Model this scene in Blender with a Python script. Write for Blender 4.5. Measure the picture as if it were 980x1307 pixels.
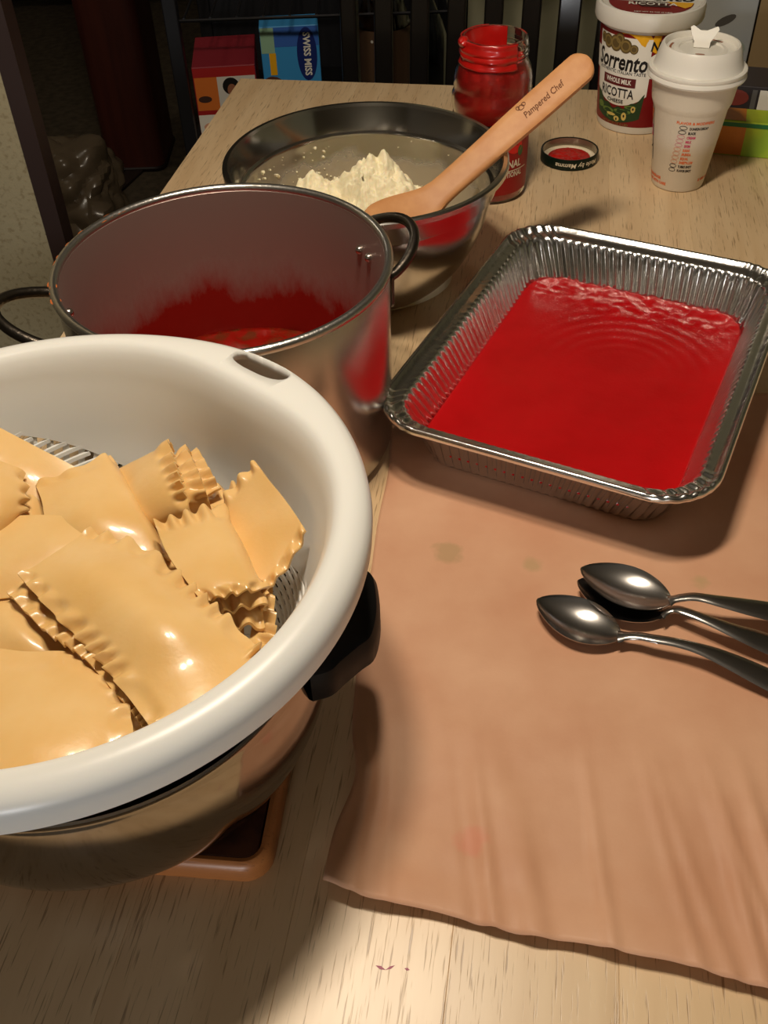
import bpy, bmesh, math, random
from mathutils import Vector, Matrix, noise
random.seed(7)
for o in list(bpy.data.objects): bpy.data.objects.remove(o)
SC = bpy.context.scene
COL = SC.collection
R = math.radians; PI = math.pi
# ------------------------------------------------------------------ camera
W_, H_, F_ = 980.0, 1307.0, 1269.87
PITCH, ROLL, CAMZ = R(43.4225), R(-2.04106), 0.53
_f = Vector((0, math.cos(PITCH), -math.sin(PITCH))); _u = Vector((0, math.sin(PITCH), math.cos(PITCH))); _x = Vector((1, 0, 0))
_c, _s = math.cos(ROLL), math.sin(ROLL)
CR = _c*_x + _s*_u; CU = -_s*_x + _c*_u; CB = -_f
cam = bpy.data.cameras.new('camera'); camo = bpy.data.objects.new('camera', cam); COL.objects.link(camo)
cam.sensor_fit = 'VERTICAL'; cam.sensor_height = 36.0; cam.lens = 36.0*F_/H_; cam.clip_start = 0.01
camo.matrix_world = Matrix(((CR.x, CU.x, CB.x, 0), (CR.y, CU.y, CB.y, 0), (CR.z, CU.z, CB.z, CAMZ), (0, 0, 0, 1)))
SC.camera = camo
def at(px, py, z=0.0):
    """photo pixel -> point at height z above the table top"""
    d = CR*((px-W_/2)/F_) - CU*((py-H_/2)/F_) - CB
    t = (z-CAMZ)/d.z
    return Vector((d.x*t, d.y*t, z))
# ------------------------------------------------------------------ light and exposure
wd = bpy.data.worlds.new('room_air'); SC.world = wd; wd.use_nodes = True
wd.node_tree.nodes['Background'].inputs[0].default_value = (1.0, 0.86, 0.68, 1)
wd.node_tree.nodes['Background'].inputs[1].default_value = 0.006
def lamp(name, loc, power, radius, color, kind='POINT'):
    l = bpy.data.lights.new(name, kind); l.energy = power; l.shadow_soft_size = radius; l.color = color
    if kind == 'SPOT': l.spot_size = R(172); l.spot_blend = .25      # bulb under an opaque shade, shining down
    o = bpy.data.objects.new(name, l); COL.objects.link(o); o.location = loc; return o
WARM = (1.0, 0.86, 0.68)
for bulb in ((-0.11, 0.50, 0.95), (0.01, 0.56, 0.95)):          # two bulbs of the lamp hanging over the table
    lamp('ceiling_lamp', bulb, 14.4, 0.045, WARM, 'SPOT')
lamp('front_fill', (-0.35, -1.35, 0.13), 28.0, 0.10, (0.96, 0.97, 1.0))  # low front fill placed to brighten colander rim, cup and tub
lamp('carpet_fill', (-1.25, 2.5, 1.45), 8.0, 0.10, (1.0, 0.90, 0.74))  # added fill without a seen source, lifts the far carpet and pedestal
SC.view_settings.view_transform = 'Standard'; SC.view_settings.look = 'None'
SC.view_settings.gamma = 1.0; SC.view_settings.use_curve_mapping = False
SC.view_settings.exposure = 0.0
# ------------------------------------------------------------------ materials
def lin(r, g, b):
    f = lambda c: (c/255/12.92) if c/255 <= .04045 else ((c/255+.055)/1.055)**2.4
    return (f(r), f(g), f(b), 1)
_M = {}
def mat(name, col, rough=.5, metal=0.0, spec=.5, sss=0.0, coat=0.0, trans=0.0, ior=1.45, bump=None, vary=None, aniso=0):
    """bump=(scale,strength,(sx,sy,sz)) vary=(colour2, scale, (sx,sy,sz), lo, hi)"""
    if name in _M: return _M[name]
    m = bpy.data.materials.new(name); m.use_nodes = True; nt = m.node_tree; b = nt.nodes['Principled BSDF']
    b.inputs['Base Color'].default_value = col; b.inputs['Roughness'].default_value = rough; b.inputs['Metallic'].default_value = metal
    b.inputs['Specular IOR Level'].default_value = spec; b.inputs['IOR'].default_value = ior
    b.inputs['Coat Weight'].default_value = coat; b.inputs['Coat Roughness'].default_value = .12
    b.inputs['Transmission Weight'].default_value = trans
    if sss: b.inputs['Subsurface Weight'].default_value = sss; b.inputs['Subsurface Radius'].default_value = (1, .6, .3); b.inputs['Subsurface Scale'].default_value = .004
    def tex(scale, st, detail=4):
        tc = nt.nodes.new('ShaderNodeTexCoord'); mp = nt.nodes.new('ShaderNodeMapping'); mp.inputs['Scale'].default_value = st
        nz = nt.nodes.new('ShaderNodeTexNoise'); nz.inputs['Scale'].default_value = scale; nz.inputs['Detail'].default_value = detail
        nt.links.new(tc.outputs['Object'], mp.inputs[0]); nt.links.new(mp.outputs[0], nz.inputs['Vector']); return nz
    if vary:
        nz = tex(vary[1], vary[2]); rp = nt.nodes.new('ShaderNodeValToRGB')
        rp.color_ramp.elements[0].position = vary[3]; rp.color_ramp.elements[1].position = vary[4]
        rp.color_ramp.elements[0].color = col; rp.color_ramp.elements[1].color = vary[0]
        nt.links.new(nz.outputs['Fac'], rp.inputs[0]); nt.links.new(rp.outputs[0], b.inputs['Base Color'])
    if bump:
        nz = tex(bump[0], bump[2]); bp = nt.nodes.new('ShaderNodeBump'); bp.inputs['Strength'].default_value = bump[1]; bp.inputs['Distance'].default_value = .002
        nt.links.new(nz.outputs['Fac'], bp.inputs['Height']); nt.links.new(bp.outputs[0], b.inputs['Normal'])
    _M[name] = m; return m
def wood_mat(name, c1, c2, pore, rough=.35, along='y', grain=1.0, rnd=.10, pores=.5, coat=.15):
    if name in _M: return _M[name]
    m = bpy.data.materials.new(name); m.use_nodes = True; nt = m.node_tree; N = nt.nodes.new; L = nt.links.new; b = nt.nodes['Principled BSDF']
    tc = N('ShaderNodeTexCoord'); oi = N('ShaderNodeObjectInfo')
    ad = N('ShaderNodeVectorMath'); ad.operation = 'ADD'; cmb = N('ShaderNodeCombineXYZ'); mu = N('ShaderNodeMath'); mu.operation = 'MULTIPLY'; mu.inputs[1].default_value = 37.0
    L(oi.outputs['Random'], mu.inputs[0]); L(mu.outputs[0], cmb.inputs[0]); L(mu.outputs[0], cmb.inputs[1]); L(tc.outputs['Object'], ad.inputs[0]); L(cmb.outputs[0], ad.inputs[1])
    def nz(across, al, sc, det=5):
        mp = N('ShaderNodeMapping'); s = {'y': (across, al, across), 'x': (al, across, across), 'z': (across, across, al)}[along]; mp.inputs['Scale'].default_value = s
        n = N('ShaderNodeTexNoise'); n.inputs['Scale'].default_value = sc; n.inputs['Detail'].default_value = det; L(ad.outputs[0], mp.inputs[0]); L(mp.outputs[0], n.inputs['Vector']); return n
    n1 = nz(9*grain, 1.0*grain, 5); r1 = N('ShaderNodeValToRGB'); r1.color_ramp.elements[0].position = .3; r1.color_ramp.elements[1].position = .72
    r1.color_ramp.elements[0].color = c1; r1.color_ramp.elements[1].color = c2; L(n1.outputs['Fac'], r1.inputs[0])
    n2 = nz(100*grain, 4*grain, 9, 2); r2 = N('ShaderNodeValToRGB'); r2.color_ramp.elements[0].position = .60; r2.color_ramp.elements[1].position = .70
    r2.color_ramp.elements[0].color = (0, 0, 0, 1); r2.color_ramp.elements[1].color = (pores,)*3+(1,); L(n2.outputs['Fac'], r2.inputs[0])
    mx = N('ShaderNodeMix'); mx.data_type = 'RGBA'; L(r2.outputs[0], mx.inputs[0]); L(r1.outputs[0], mx.inputs[6]); mx.inputs[7].default_value = pore
    hs = N('ShaderNodeHueSaturation'); ma = N('ShaderNodeMapRange'); ma.inputs[3].default_value = 1-rnd; ma.inputs[4].default_value = 1+rnd
    L(oi.outputs['Random'], ma.inputs[0]); L(ma.outputs[0], hs.inputs['Value']); L(mx.outputs[2], hs.inputs['Color']); L(hs.outputs[0], b.inputs['Base Color'])
    b.inputs['Roughness'].default_value = rough; b.inputs['Coat Weight'].default_value = coat; b.inputs['Coat Roughness'].default_value = .3
    bp = N('ShaderNodeBump'); bp.inputs['Strength'].default_value = .15; bp.inputs['Distance'].default_value = .001; bp.invert = True
    L(r2.outputs[0], bp.inputs['Height']); L(bp.outputs[0], b.inputs['Normal'])
    _M[name] = m; return m
# ------------------------------------------------------------------ object helpers
_par = {}
def link(o, parent=None):
    COL.objects.link(o)
    if parent is not None: o.parent = parent
    return o
def tag(o, label=None, cat=None, group=None, kind=None):
    if label: o['label'] = label
    if cat: o['category'] = cat
    if group: o['group'] = group
    if kind: o['kind'] = kind
    return o
def thing(name, loc, label, cat, group=None, rz=0.0):
    o = bpy.data.objects.new(name, None); o.empty_display_size = .02; link(o); o.location = loc; o.rotation_euler = (0, 0, rz)
    return tag(o, label, cat, group)
def ob(name, data, m, parent=None, smooth=True, angle=40):
    """data = (verts, faces) or bmesh"""
    me = bpy.data.meshes.new(name)
    if isinstance(data, bmesh.types.BMesh): data.to_mesh(me); data.free()
    else: me.from_pydata([tuple(v) for v in data[0]], [], data[1]); me.validate(); 
    bm = bmesh.new(); bm.from_mesh(me); bmesh.ops.recalc_face_normals(bm, faces=bm.faces)
    for f in bm.faces: f.smooth = smooth
    if smooth:
        for e in bm.edges:
            if len(e.link_faces) == 2 and e.calc_face_angle(0) > R(angle): e.smooth = False
    bm.to_mesh(me); bm.free()
    for k in (m if isinstance(m, (list, tuple)) else [m]): me.materials.append(k)
    return link(bpy.data.objects.new(name, me), parent)
def lathe(prof, n=64, closed=False, a0=0.0, a1=2*PI):
    full = abs(a1-a0-2*PI) < 1e-6; V = []; Fc = []; k = len(prof); m = n if full else n+1
    for i in range(m):
        a = a0+(a1-a0)*i/n
        for r, z in prof: V.append((r*math.cos(a), r*math.sin(a), z))
    for i in range(n):
        i2 = (i+1) % m
        for j in range(k if closed else k-1):
            j2 = (j+1) % k; Fc.append((i*k+j, i2*k+j, i2*k+j2, i*k+j2))
    # weld poles
    bm = bmesh.new(); vs = [bm.verts.new(v) for v in V]
    for f in Fc:
        try: bm.faces.new([vs[q] for q in f])
        except ValueError: pass
    bmesh.ops.remove_doubles(bm, verts=bm.verts, dist=1e-6); return bm
def tube(path, rad, n=10, caps=True, flat=None):
    """swept round (or elliptical: flat=(a,b,up)) section along path"""
    path = [Vector(p) for p in path]; V = []; Fc = []; K = len(path)
    ref = Vector(flat[2]) if flat else None; prevn = None
    for i, p in enumerate(path):
        t = (path[min(i+1, K-1)]-path[max(i-1, 0)]).normalized()
        if ref is not None: nn = (ref - t*ref.dot(t)).normalized()
        elif prevn is None:
            nn = t.orthogonal().normalized()
        else: nn = (prevn - t*prevn.dot(t)).normalized()
        prevn = nn; bb = t.cross(nn); r = rad[i] if isinstance(rad, (list, tuple)) else rad
        for k in range(n):
            a = 2*PI*k/n
            if flat: V.append(p+nn*math.cos(a)*flat[0]*r+bb*math.sin(a)*flat[1]*r)
            else: V.append(p+nn*math.cos(a)*r+bb*math.sin(a)*r)
    for i in range(K-1):
        for k in range(n): Fc.append((i*n+k, i*n+(k+1) % n, (i+1)*n+(k+1) % n, (i+1)*n+k))
    if caps: Fc.append(tuple(range(n))); Fc.append(tuple(range((K-1)*n, K*n)))
    return V, Fc
def merge(*parts):
    V = []; Fc = []
    for v, f in parts:
        o = len(V); V += [Vector(q) for q in v]; Fc += [tuple(i+o for i in q) for q in f]
    return V, Fc
def box(c, s, bev=.002, rz=0, seg=2):
    bm = bmesh.new(); bmesh.ops.create_cube(bm, size=1)
    for v in bm.verts: v.co = Vector((v.co.x*s[0], v.co.y*s[1], v.co.z*s[2]))
    if bev: bmesh.ops.bevel(bm, geom=bm.edges[:], offset=bev, segments=seg, affect='EDGES', profile=.5)
    if rz: bmesh.ops.rotate(bm, verts=bm.verts, cent=(0, 0, 0), matrix=Matrix.Rotation(rz, 3, 'Z'))
    bmesh.ops.translate(bm, verts=bm.verts, vec=c); return bm
def arc(cx, cz, r, a0, a1, n=6):
    return [(cx+r*math.cos(R(a0+(a1-a0)*i/n)), cz+r*math.sin(R(a0+(a1-a0)*i/n))) for i in range(n+1)]
def catmull(P, n):
    P = [Vector(p) for p in P]; out = []; K = len(P)
    for i in range(n):
        t = i/(n-1)*(K-1); k = min(int(t), K-2); u = t-k
        p0 = P[k-1] if k > 0 else P[k]*2-P[k+1]; p1 = P[k]; p2 = P[k+1]; p3 = P[k+2] if k+2 < K else P[k+1]*2-P[k]
        out.append(.5*((2*p1)+(p2-p0)*u+(2*p0-5*p1+4*p2-p3)*u*u+(3*p1-p0-3*p2+p3)*u**3))
    return out
# lettering: 2-D outlines from the built-in font, mapped onto real surfaces
def text2d(s, size, bold=0.0, shear=0.0, align='CENTER', sx=1.0, res=2):
    cu = bpy.data.curves.new('lettering_curve', 'FONT'); cu.body = s; cu.size = size; cu.offset = bold; cu.shear = shear; cu.align_x = align; cu.align_y = 'CENTER'; cu.resolution_u = res
    o = bpy.data.objects.new('lettering_curve', cu); COL.objects.link(o); dg = bpy.context.evaluated_depsgraph_get(); dg.update()
    me = bpy.data.meshes.new_from_object(o.evaluated_get(dg)); V = [(v.co.x*sx, v.co.y) for v in me.vertices]; Fc = [tuple(p.vertices) for p in me.polygons]
    bpy.data.objects.remove(o); bpy.data.curves.remove(cu); bpy.data.meshes.remove(me); return V, Fc
def shape2d(poly, n=0):
    return [tuple(p) for p in poly], [tuple(range(len(poly)))]
def ellipse2d(cx, cy, a, b, n=20, rot=0):
    return shape2d([(cx+a*math.cos(2*PI*i/n)*math.cos(rot)-b*math.sin(2*PI*i/n)*math.sin(rot), cy+a*math.cos(2*PI*i/n)*math.sin(rot)+b*math.sin(2*PI*i/n)*math.cos(rot)) for i in range(n)])
def ring2d(cx, cy, a, b, w, n=20):
    V = [(cx+(a-k*w)*math.cos(2*PI*i/n), cy+(b-k*w)*math.sin(2*PI*i/n)) for k in (0, 1) for i in range(n)]
    return V, [(i, (i+1) % n, n+(i+1) % n, n+i) for i in range(n)]
def grid2d(x0, x1, y0, y1, nx, ny=1):
    V = [(x0+(x1-x0)*i/nx, y0+(y1-y0)*j/ny) for j in range(ny+1) for i in range(nx+1)]
    return V, [(j*(nx+1)+i, j*(nx+1)+i+1, (j+1)*(nx+1)+i+1, (j+1)*(nx+1)+i) for j in range(ny) for i in range(nx)]
def strip2d(top, bot):
    n = len(top); return [tuple(p) for p in top]+[tuple(p) for p in bot], [(i, i+1, n+i+1, n+i) for i in range(n-1)]
def shift(d, dx, dy, rot=0):
    c, s = math.cos(rot), math.sin(rot)
    return [(x*c-y*s+dx, x*s+y*c+dy) for x, y in d[0]], d[1]
def wrap(d, radf, phi0, eps=.0003, rref=None):
    """map 2-D art (x = arc length at rref, y = height) on a surface of revolution"""
    V = []
    for x, y in d[0]:
        r = radf(y)+eps; a = phi0+x/(rref or r); V.append((r*math.cos(a), r*math.sin(a), y))
    return V, d[1]
def plane3(d, o, ux, uy):
    o, ux, uy = Vector(o), Vector(ux), Vector(uy); return [o+ux*x+uy*y for x, y in d[0]], d[1]
def interp(tab):
    def f(z):
        for (z0, r0), (z1, r1) in zip(tab, tab[1:]):
            if z <= z1: return r0+(r1-r0)*((z-z0)/(z1-z0) if z1 != z0 else 0)
        return tab[-1][1]
    return f
def sstep(a, b, x):
    t = max(0, min(1, (x-a)/(b-a))); return t*t*(3-2*t)

# ================================================================== SETTING
FZ = -0.75
carpet = mat('carpet', lin(92, 80, 62), .95, bump=(900, .6, (1, 1, 1)), vary=(lin(70, 60, 46), 40, (1, 1, 1), .35, .65))
wallm = mat('pale_wall', lin(150, 140, 112), .8, vary=(lin(132, 120, 92), 160, (1, 1, 1), .52, .66), bump=(200, .2, (1, 1, 1)))
backm = mat('back_wall_paint', lin(216, 212, 178), .8, vary=(lin(202, 196, 160), 6, (1, 1, 1), .4, .7))
ceilm = mat('ceiling_paint', lin(160, 154, 142), .9)
darkwood = mat('dark_mahogany', lin(70, 32, 26), .45, vary=(lin(88, 42, 32), 6, (6, 6, .6), .35, .7), coat=.1)
def struct(name, c, s, m, bev=0.0):
    o = ob(name, box(c, s, bev), m, smooth=False); o['kind'] = 'structure'; return o
struct('floor', (0.3, 1.4, FZ-.05), (5.0, 6.4, .1), carpet)
struct('ceiling', (0.3, 1.4, 1.72), (5.0, 6.4, .1), ceilm)
struct('wall_back', (0.3, 4.5, .46), (5.0, .1, 2.32), mat('far_wall_paint', lin(120, 112, 92), .8))
struct('wall_rear', (1.44, 2.42, .46), (2.68, .1, 2.32), backm)
struct('wall_front', (0.3, -1.75, .46), (5.0, .1, 2.32), mat('front_wall_paint', lin(130, 120, 100), .8))
struct('wall_right', (2.75, 1.4, .46), (.1, 6.4, 2.32), backm)
struct('wall_outer', (-2.15, 1.4, .46), (.1, 6.4, 2.32), mat('left_wall_paint', lin(110, 100, 84), .8))
struct('wall_left', (-1.26, 1.09, .46), (1.756, .03, 2.32), wallm)
struct('trim_1', (-.372, 1.091, .46), (.02, .034, 2.32), mat('dark_casing', lin(40, 22, 16), .5))

# ================================================================== TABLE
TA = R(-10.37)                                   # the table stands turned to the camera
tx, ty = Vector((math.cos(TA), math.sin(TA), 0)), Vector((-math.sin(TA), math.cos(TA), 0))
corner = at(307, 100)                            # far left corner of the top
TW, TL, TT = .96, 1.37, .03
table = thing('dining_table', corner+tx*TW/2-ty*TL/2+Vector((0, 0, FZ)), 'light butcher-block wooden dining table carrying the pans, pasta and spoons', 'table', rz=TA)
table_wood = wood_mat('table_wood', lin(212, 180, 138), lin(228, 200, 160), lin(122, 86, 52), .36, pores=.62, rnd=.05, coat=.2)
NB = 11; bw = TW/NB; bmesh_board = None
for i in range(NB):
    if bmesh_board is None:
        b = ob('board', box((0, 0, 0), (bw-.00004, TL, TT), .00025, seg=1), table_wood, table, smooth=False); bmesh_board = b
    else:
        b = bmesh_board.copy(); link(b, table); b.name = 'board'
    b.location = (-TW/2+bw*(i+.5), 0, -FZ-TT/2)
whitep = mat('table_base_paint', lin(205, 195, 172), .5)
for sx in (-1, 1):
    ob('apron', box((sx*(TW/2-.09), 0, -FZ-TT-.045), (.022, TL-.2, .09), .003), whitep, table, smooth=False)
    ob('apron', box((0, sx*(TL/2-.09), -FZ-TT-.045), (TW-.2, .022, .09), .003), whitep, table, smooth=False)
    for sy in (-1, 1):
        ob('leg', box((sx*(TW/2-.09), sy*(TL/2-.09), (-FZ-TT)/2), (.065, .065, -FZ-TT), .006), whitep, table, smooth=False)

crayon = mat('crayon', lin(186, 110, 130), .6)
for (x0, y0, x1, y1, w_) in ((479, 1232, 492, 1238, .0009), (492, 1238, 504, 1232, .0007), (516, 1236, 523, 1238, .0008)):
    q0, q1 = at(x0, y0, .0001), at(x1, y1, .0001); inv = (Matrix.Translation(table.location) @ Matrix.Rotation(TA, 4, 'Z')).inverted()
    dd_ = (q1-q0).normalized(); sd_ = Vector((-dd_.y, dd_.x, 0))*w_
    ob('crayon_mark', ([inv @ v for v in (q0, (q0+q1)/2-sd_, q1, (q0+q1)/2+sd_)], [(0, 1, 2, 3)]), crayon, table, smooth=False)

# ================================================================== PARCHMENT
def paper():
    c00 = at(414, 1128); c10 = at(980, 1281); c01 = at(508, 500)
    dirb = (c10-c00).normalized(); c10 = c00+dirb*.40; c11 = c01+Vector((math.cos(R(-4)), math.sin(R(-4)), 0))*.40
    nx, ny = 150, 130; V = []; Fc = []
    for j in range(ny+1):
        v = j/ny
        for i in range(nx+1):
            u = i/nx
            p = (c00*(1-u)+c10*u)*(1-v)+(c01*(1-u)+c11*u)*v
            e = sstep(.10, 0, v)
            # torn lower edge waves a little, the left edge curls
            p += Vector((0, -1, 0))*(.004*math.sin(u*7+1)+.003*noise.noise((u*9, 1, 0)))*sstep(.2, 0, v)
            p += Vector((-1, 0, 0))*(.004*noise.noise((v*6, 4, 0))-.012*math.exp(-((v-.16)/.07)**2)*0)*sstep(.2, 0, u)
            if u < .1: p.x += .010*math.exp(-((v-.14)/.06)**2)*sstep(.1, 0, u)
            fl = .0006
            wr = 0
            # creases fan out from the near edge
            for (uc, sl, wv, am) in CRE:
                d = (u-uc-sl*(v))
                wr += am*math.exp(-(d/wv)**2)*sstep(.34, .05, v)
            edge = .0055*sstep(.13, 0, v)*(.55+.45*math.sin(u*16+.7))+.003*sstep(.06, 0, v)
            lefth = .006*sstep(.05, 0, u)*math.exp(-((v-.1)/.12)**2)
            n2 = .0009*(noise.noise((u*10, v*9, 2))+.5*noise.noise((u*26, v*22, 5)))*(.25+sstep(.5, .1, v))
            p.z = fl+max(0, wr+edge+lefth+n2+.0004); V.append(p)
    for j in range(ny):
        for i in range(nx): a = j*(nx+1)+i; Fc.append((a, a+1, a+nx+2, a+nx+1))
    return V, Fc
rp = random.Random(3)
CRE = [(rp.uniform(0, 1), rp.uniform(-.28, -.05), rp.uniform(.006, .016), rp.uniform(.0008, .0026)) for _ in range(34)]
def paper_mat():
    m = bpy.data.materials.new('parchment'); m.use_nodes = True; nt = m.node_tree; N = nt.nodes.new; L = nt.links.new; b = nt.nodes['Principled BSDF']
    tc = N('ShaderNodeTexCoord'); n = N('ShaderNodeTexNoise'); n.inputs['Scale'].default_value = 14; n.inputs['Detail'].default_value = 6; L(tc.outputs['Object'], n.inputs['Vector'])
    rp_ = N('ShaderNodeValToRGB'); rp_.color_ramp.elements[0].position = .3; rp_.color_ramp.elements[1].position = .7
    rp_.color_ramp.elements[0].color = lin(212, 158, 124); rp_.color_ramp.elements[1].color = lin(226, 178, 144); L(n.outputs['Fac'], rp_.inputs[0])
    # a few faint printed or damp blotches
    last = rp_.outputs[0]
    for (px, py, r, col) in ((572, 707, .010, lin(172, 148, 104)), (680, 722, .006, lin(180, 156, 110)), (892, 743, .005, lin(184, 162, 114)), (602, 1076, .009, lin(226, 146, 120))):
        p = at(px, py); vm = N('ShaderNodeVectorMath'); vm.operation = 'DISTANCE'; vm.inputs[1].default_value = (p.x, p.y, 0)
        n3 = N('ShaderNodeTexNoise'); n3.inputs['Scale'].default_value = 120; L(tc.outputs['Object'], n3.inputs['Vector'])
        L(tc.outputs['Object'], vm.inputs[0]); ml = N('ShaderNodeMath'); ml.operation = 'MULTIPLY_ADD'; ml.inputs[1].default_value = .012; L(n3.outputs['Fac'], ml.inputs[0]); L(vm.outputs['Value'], ml.inputs[2])
        mr = N('ShaderNodeMapRange'); mr.inputs[1].default_value = r+.003; mr.inputs[2].default_value = r+.009; mr.inputs[3].default_value = .55; mr.inputs[4].default_value = 0; L(ml.outputs[0], mr.inputs[0])
        mx = N('ShaderNodeMix'); mx.data_type = 'RGBA'; L(mr.outputs[0], mx.inputs[0]); L(last, mx.inputs[6]); mx.inputs[7].default_value = col; last = mx.outputs[2]
    L(last, b.inputs['Base Color']); b.inputs['Roughness'].default_value = .52; b.inputs['Specular IOR Level'].default_value = .35
    n4 = N('ShaderNodeTexNoise'); n4.inputs['Scale'].default_value = 500; n4.inputs['Detail'].default_value = 3; L(tc.outputs['Object'], n4.inputs['Vector'])
    bp = N('ShaderNodeBump'); bp.inputs['Strength'].default_value = .08; bp.inputs['Distance'].default_value = .001; L(n4.outputs['Fac'], bp.inputs['Height']); L(bp.outputs[0], b.inputs['Normal'])
    tr = N('ShaderNodeBsdfTransparent'); tr.inputs[0].default_value = (1, .88, .72, 1); mxs = N('ShaderNodeMixShader'); mxs.inputs[0].default_value = .13
    L(b.outputs[0], mxs.inputs[1]); L(tr.outputs[0], mxs.inputs[2]); L(mxs.outputs[0], nt.nodes['Material Output'].inputs[0]); return m
pap = ob('parchment_sheet', paper(), paper_mat(), angle=180)
sm = pap.modifiers.new('thickness', 'SOLIDIFY'); sm.thickness = .0002; sm.offset = 1
tag(pap, 'torn sheet of brown parchment paper on the table under the foil pan and spoons', 'paper')

# ================================================================== SAUCE POT
steel = mat('brushed_steel', (.62, .58, .54, 1), .24, 1.0, bump=(300, .03, (1, 1, 14)))
steel_rim = mat('worn_steel_rim', (.60, .58, .55, 1), .30, 1.0, bump=(400, .15, (1, 1, 1)))
bronze = mat('dark_handle_steel', (.10, .085, .07, 1), .34, 1.0, bump=(260, .2, (1, 1, 1)))
redsauce = lin(190, 22, 14)
def pot_inside_mat():
    m = bpy.data.materials.new('sauce_stained_steel'); m.use_nodes = True; nt = m.node_tree; N = nt.nodes.new; L = nt.links.new; b = nt.nodes['Principled BSDF']
    tc = N('ShaderNodeTexCoord'); sp = N('ShaderNodeSeparateXYZ'); L(tc.outputs['Object'], sp.inputs[0])
    n = N('ShaderNodeTexNoise'); n.inputs['Scale'].default_value = 22; n.inputs['Detail'].default_value = 9; n.inputs['Roughness'].default_value = .68
    mp = N('ShaderNodeMapping'); mp.inputs['Scale'].default_value = (1, 1, .45); L(tc.outputs['Object'], mp.inputs[0]); L(mp.outputs[0], n.inputs['Vector'])
    a = N('ShaderNodeMath'); a.operation = 'MULTIPLY_ADD'; a.inputs[1].default_value = -.085; L(n.outputs['Fac'], a.inputs[0]); L(sp.outputs['Z'], a.inputs[2])
    mr = N('ShaderNodeMapRange'); mr.inputs[1].default_value = .022; mr.inputs[2].default_value = .062; mr.inputs[3].default_value = 1; mr.inputs[4].default_value = 0; L(a.outputs[0], mr.inputs[0])
    mx = N('ShaderNodeMix'); mx.data_type = 'RGBA'; L(mr.outputs[0], mx.inputs[0]); mx.inputs[6].default_value = (.46, .38, .34, 1); mx.inputs[7].default_value = lin(150, 22, 10)
    L(mx.outputs[2], b.inputs['Base Color'])
    m2 = N('ShaderNodeMapRange'); m2.inputs[3].default_value = .75; m2.inputs[4].default_value = .25; L(mr.outputs[0], m2.inputs[0]); L(m2.outputs[0], b.inputs['Metallic'])
    b.inputs['Roughness'].default_value = .42
    bp = N('ShaderNodeBump'); bp.inputs['Strength'].default_value = .2; bp.inputs['Distance'].default_value = .001; L(mr.outputs[0], bp.inputs['Height']); L(bp.outputs[0], b.inputs['Normal'])
    return m
PC, PR, PH = Vector((-.1119, .6617, 0)), .1238, .165
pot = thing('sauce_pot', PC, 'tall steel pot of red meat sauce with looped dark handles behind the white colander', 'pot')
ob('body', lathe([(0, 0), (PR-.012, 0), (PR-.005, .003), (PR-.002, .010), (PR-.001, PH-.004), (PR-.002, PH-.002)], 128), steel, pot)
ob('inner_wall', lathe([(0, .004), (PR-.012, .004), (PR-.006, .010), (PR-.0045, PH-.004), (PR-.002, PH-.002)], 128), pot_inside_mat(), pot)
rimb = lathe(arc(PR-.0015, PH-.002, .0034, 0, 360, 10)[:-1], 128, True)
ob('rim', rimb, steel_rim, pot)
og = mat('dried_sauce', lin(176, 92, 40), .5, bump=(300, .4, (1, 1, 1)))
sp_v = []
rr = random.Random(5)
for k in range(34):
    a = R(rr.choice([rr.gauss(135, 16), rr.gauss(170, 10), rr.gauss(195, 8)])); r = PR-.0015+.0030*math.cos(rr.uniform(.2, 2.6)); s = rr.uniform(.0007, .0019)
    c = Vector((r*math.cos(a), r*math.sin(a), PH+.0009-.0016*(abs(r-PR+.0015)/.003)**2)); t = Vector((-math.sin(a), math.cos(a), 0))
    n = 8; V = [c+t*(s*rr.uniform(1.2, 2.6))*math.cos(2*PI*i/n)+Vector((math.cos(a), math.sin(a), 0))*s*.7*math.sin(2*PI*i/n) for i in range(n)]+[c+Vector((0, 0, .0002))]
    sp_v.append((V, [(i, (i+1) % n, n) for i in range(n)]))
spl = ob('splatter', merge(*sp_v), og, pot); spl['kind'] = 'stuff'
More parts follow.
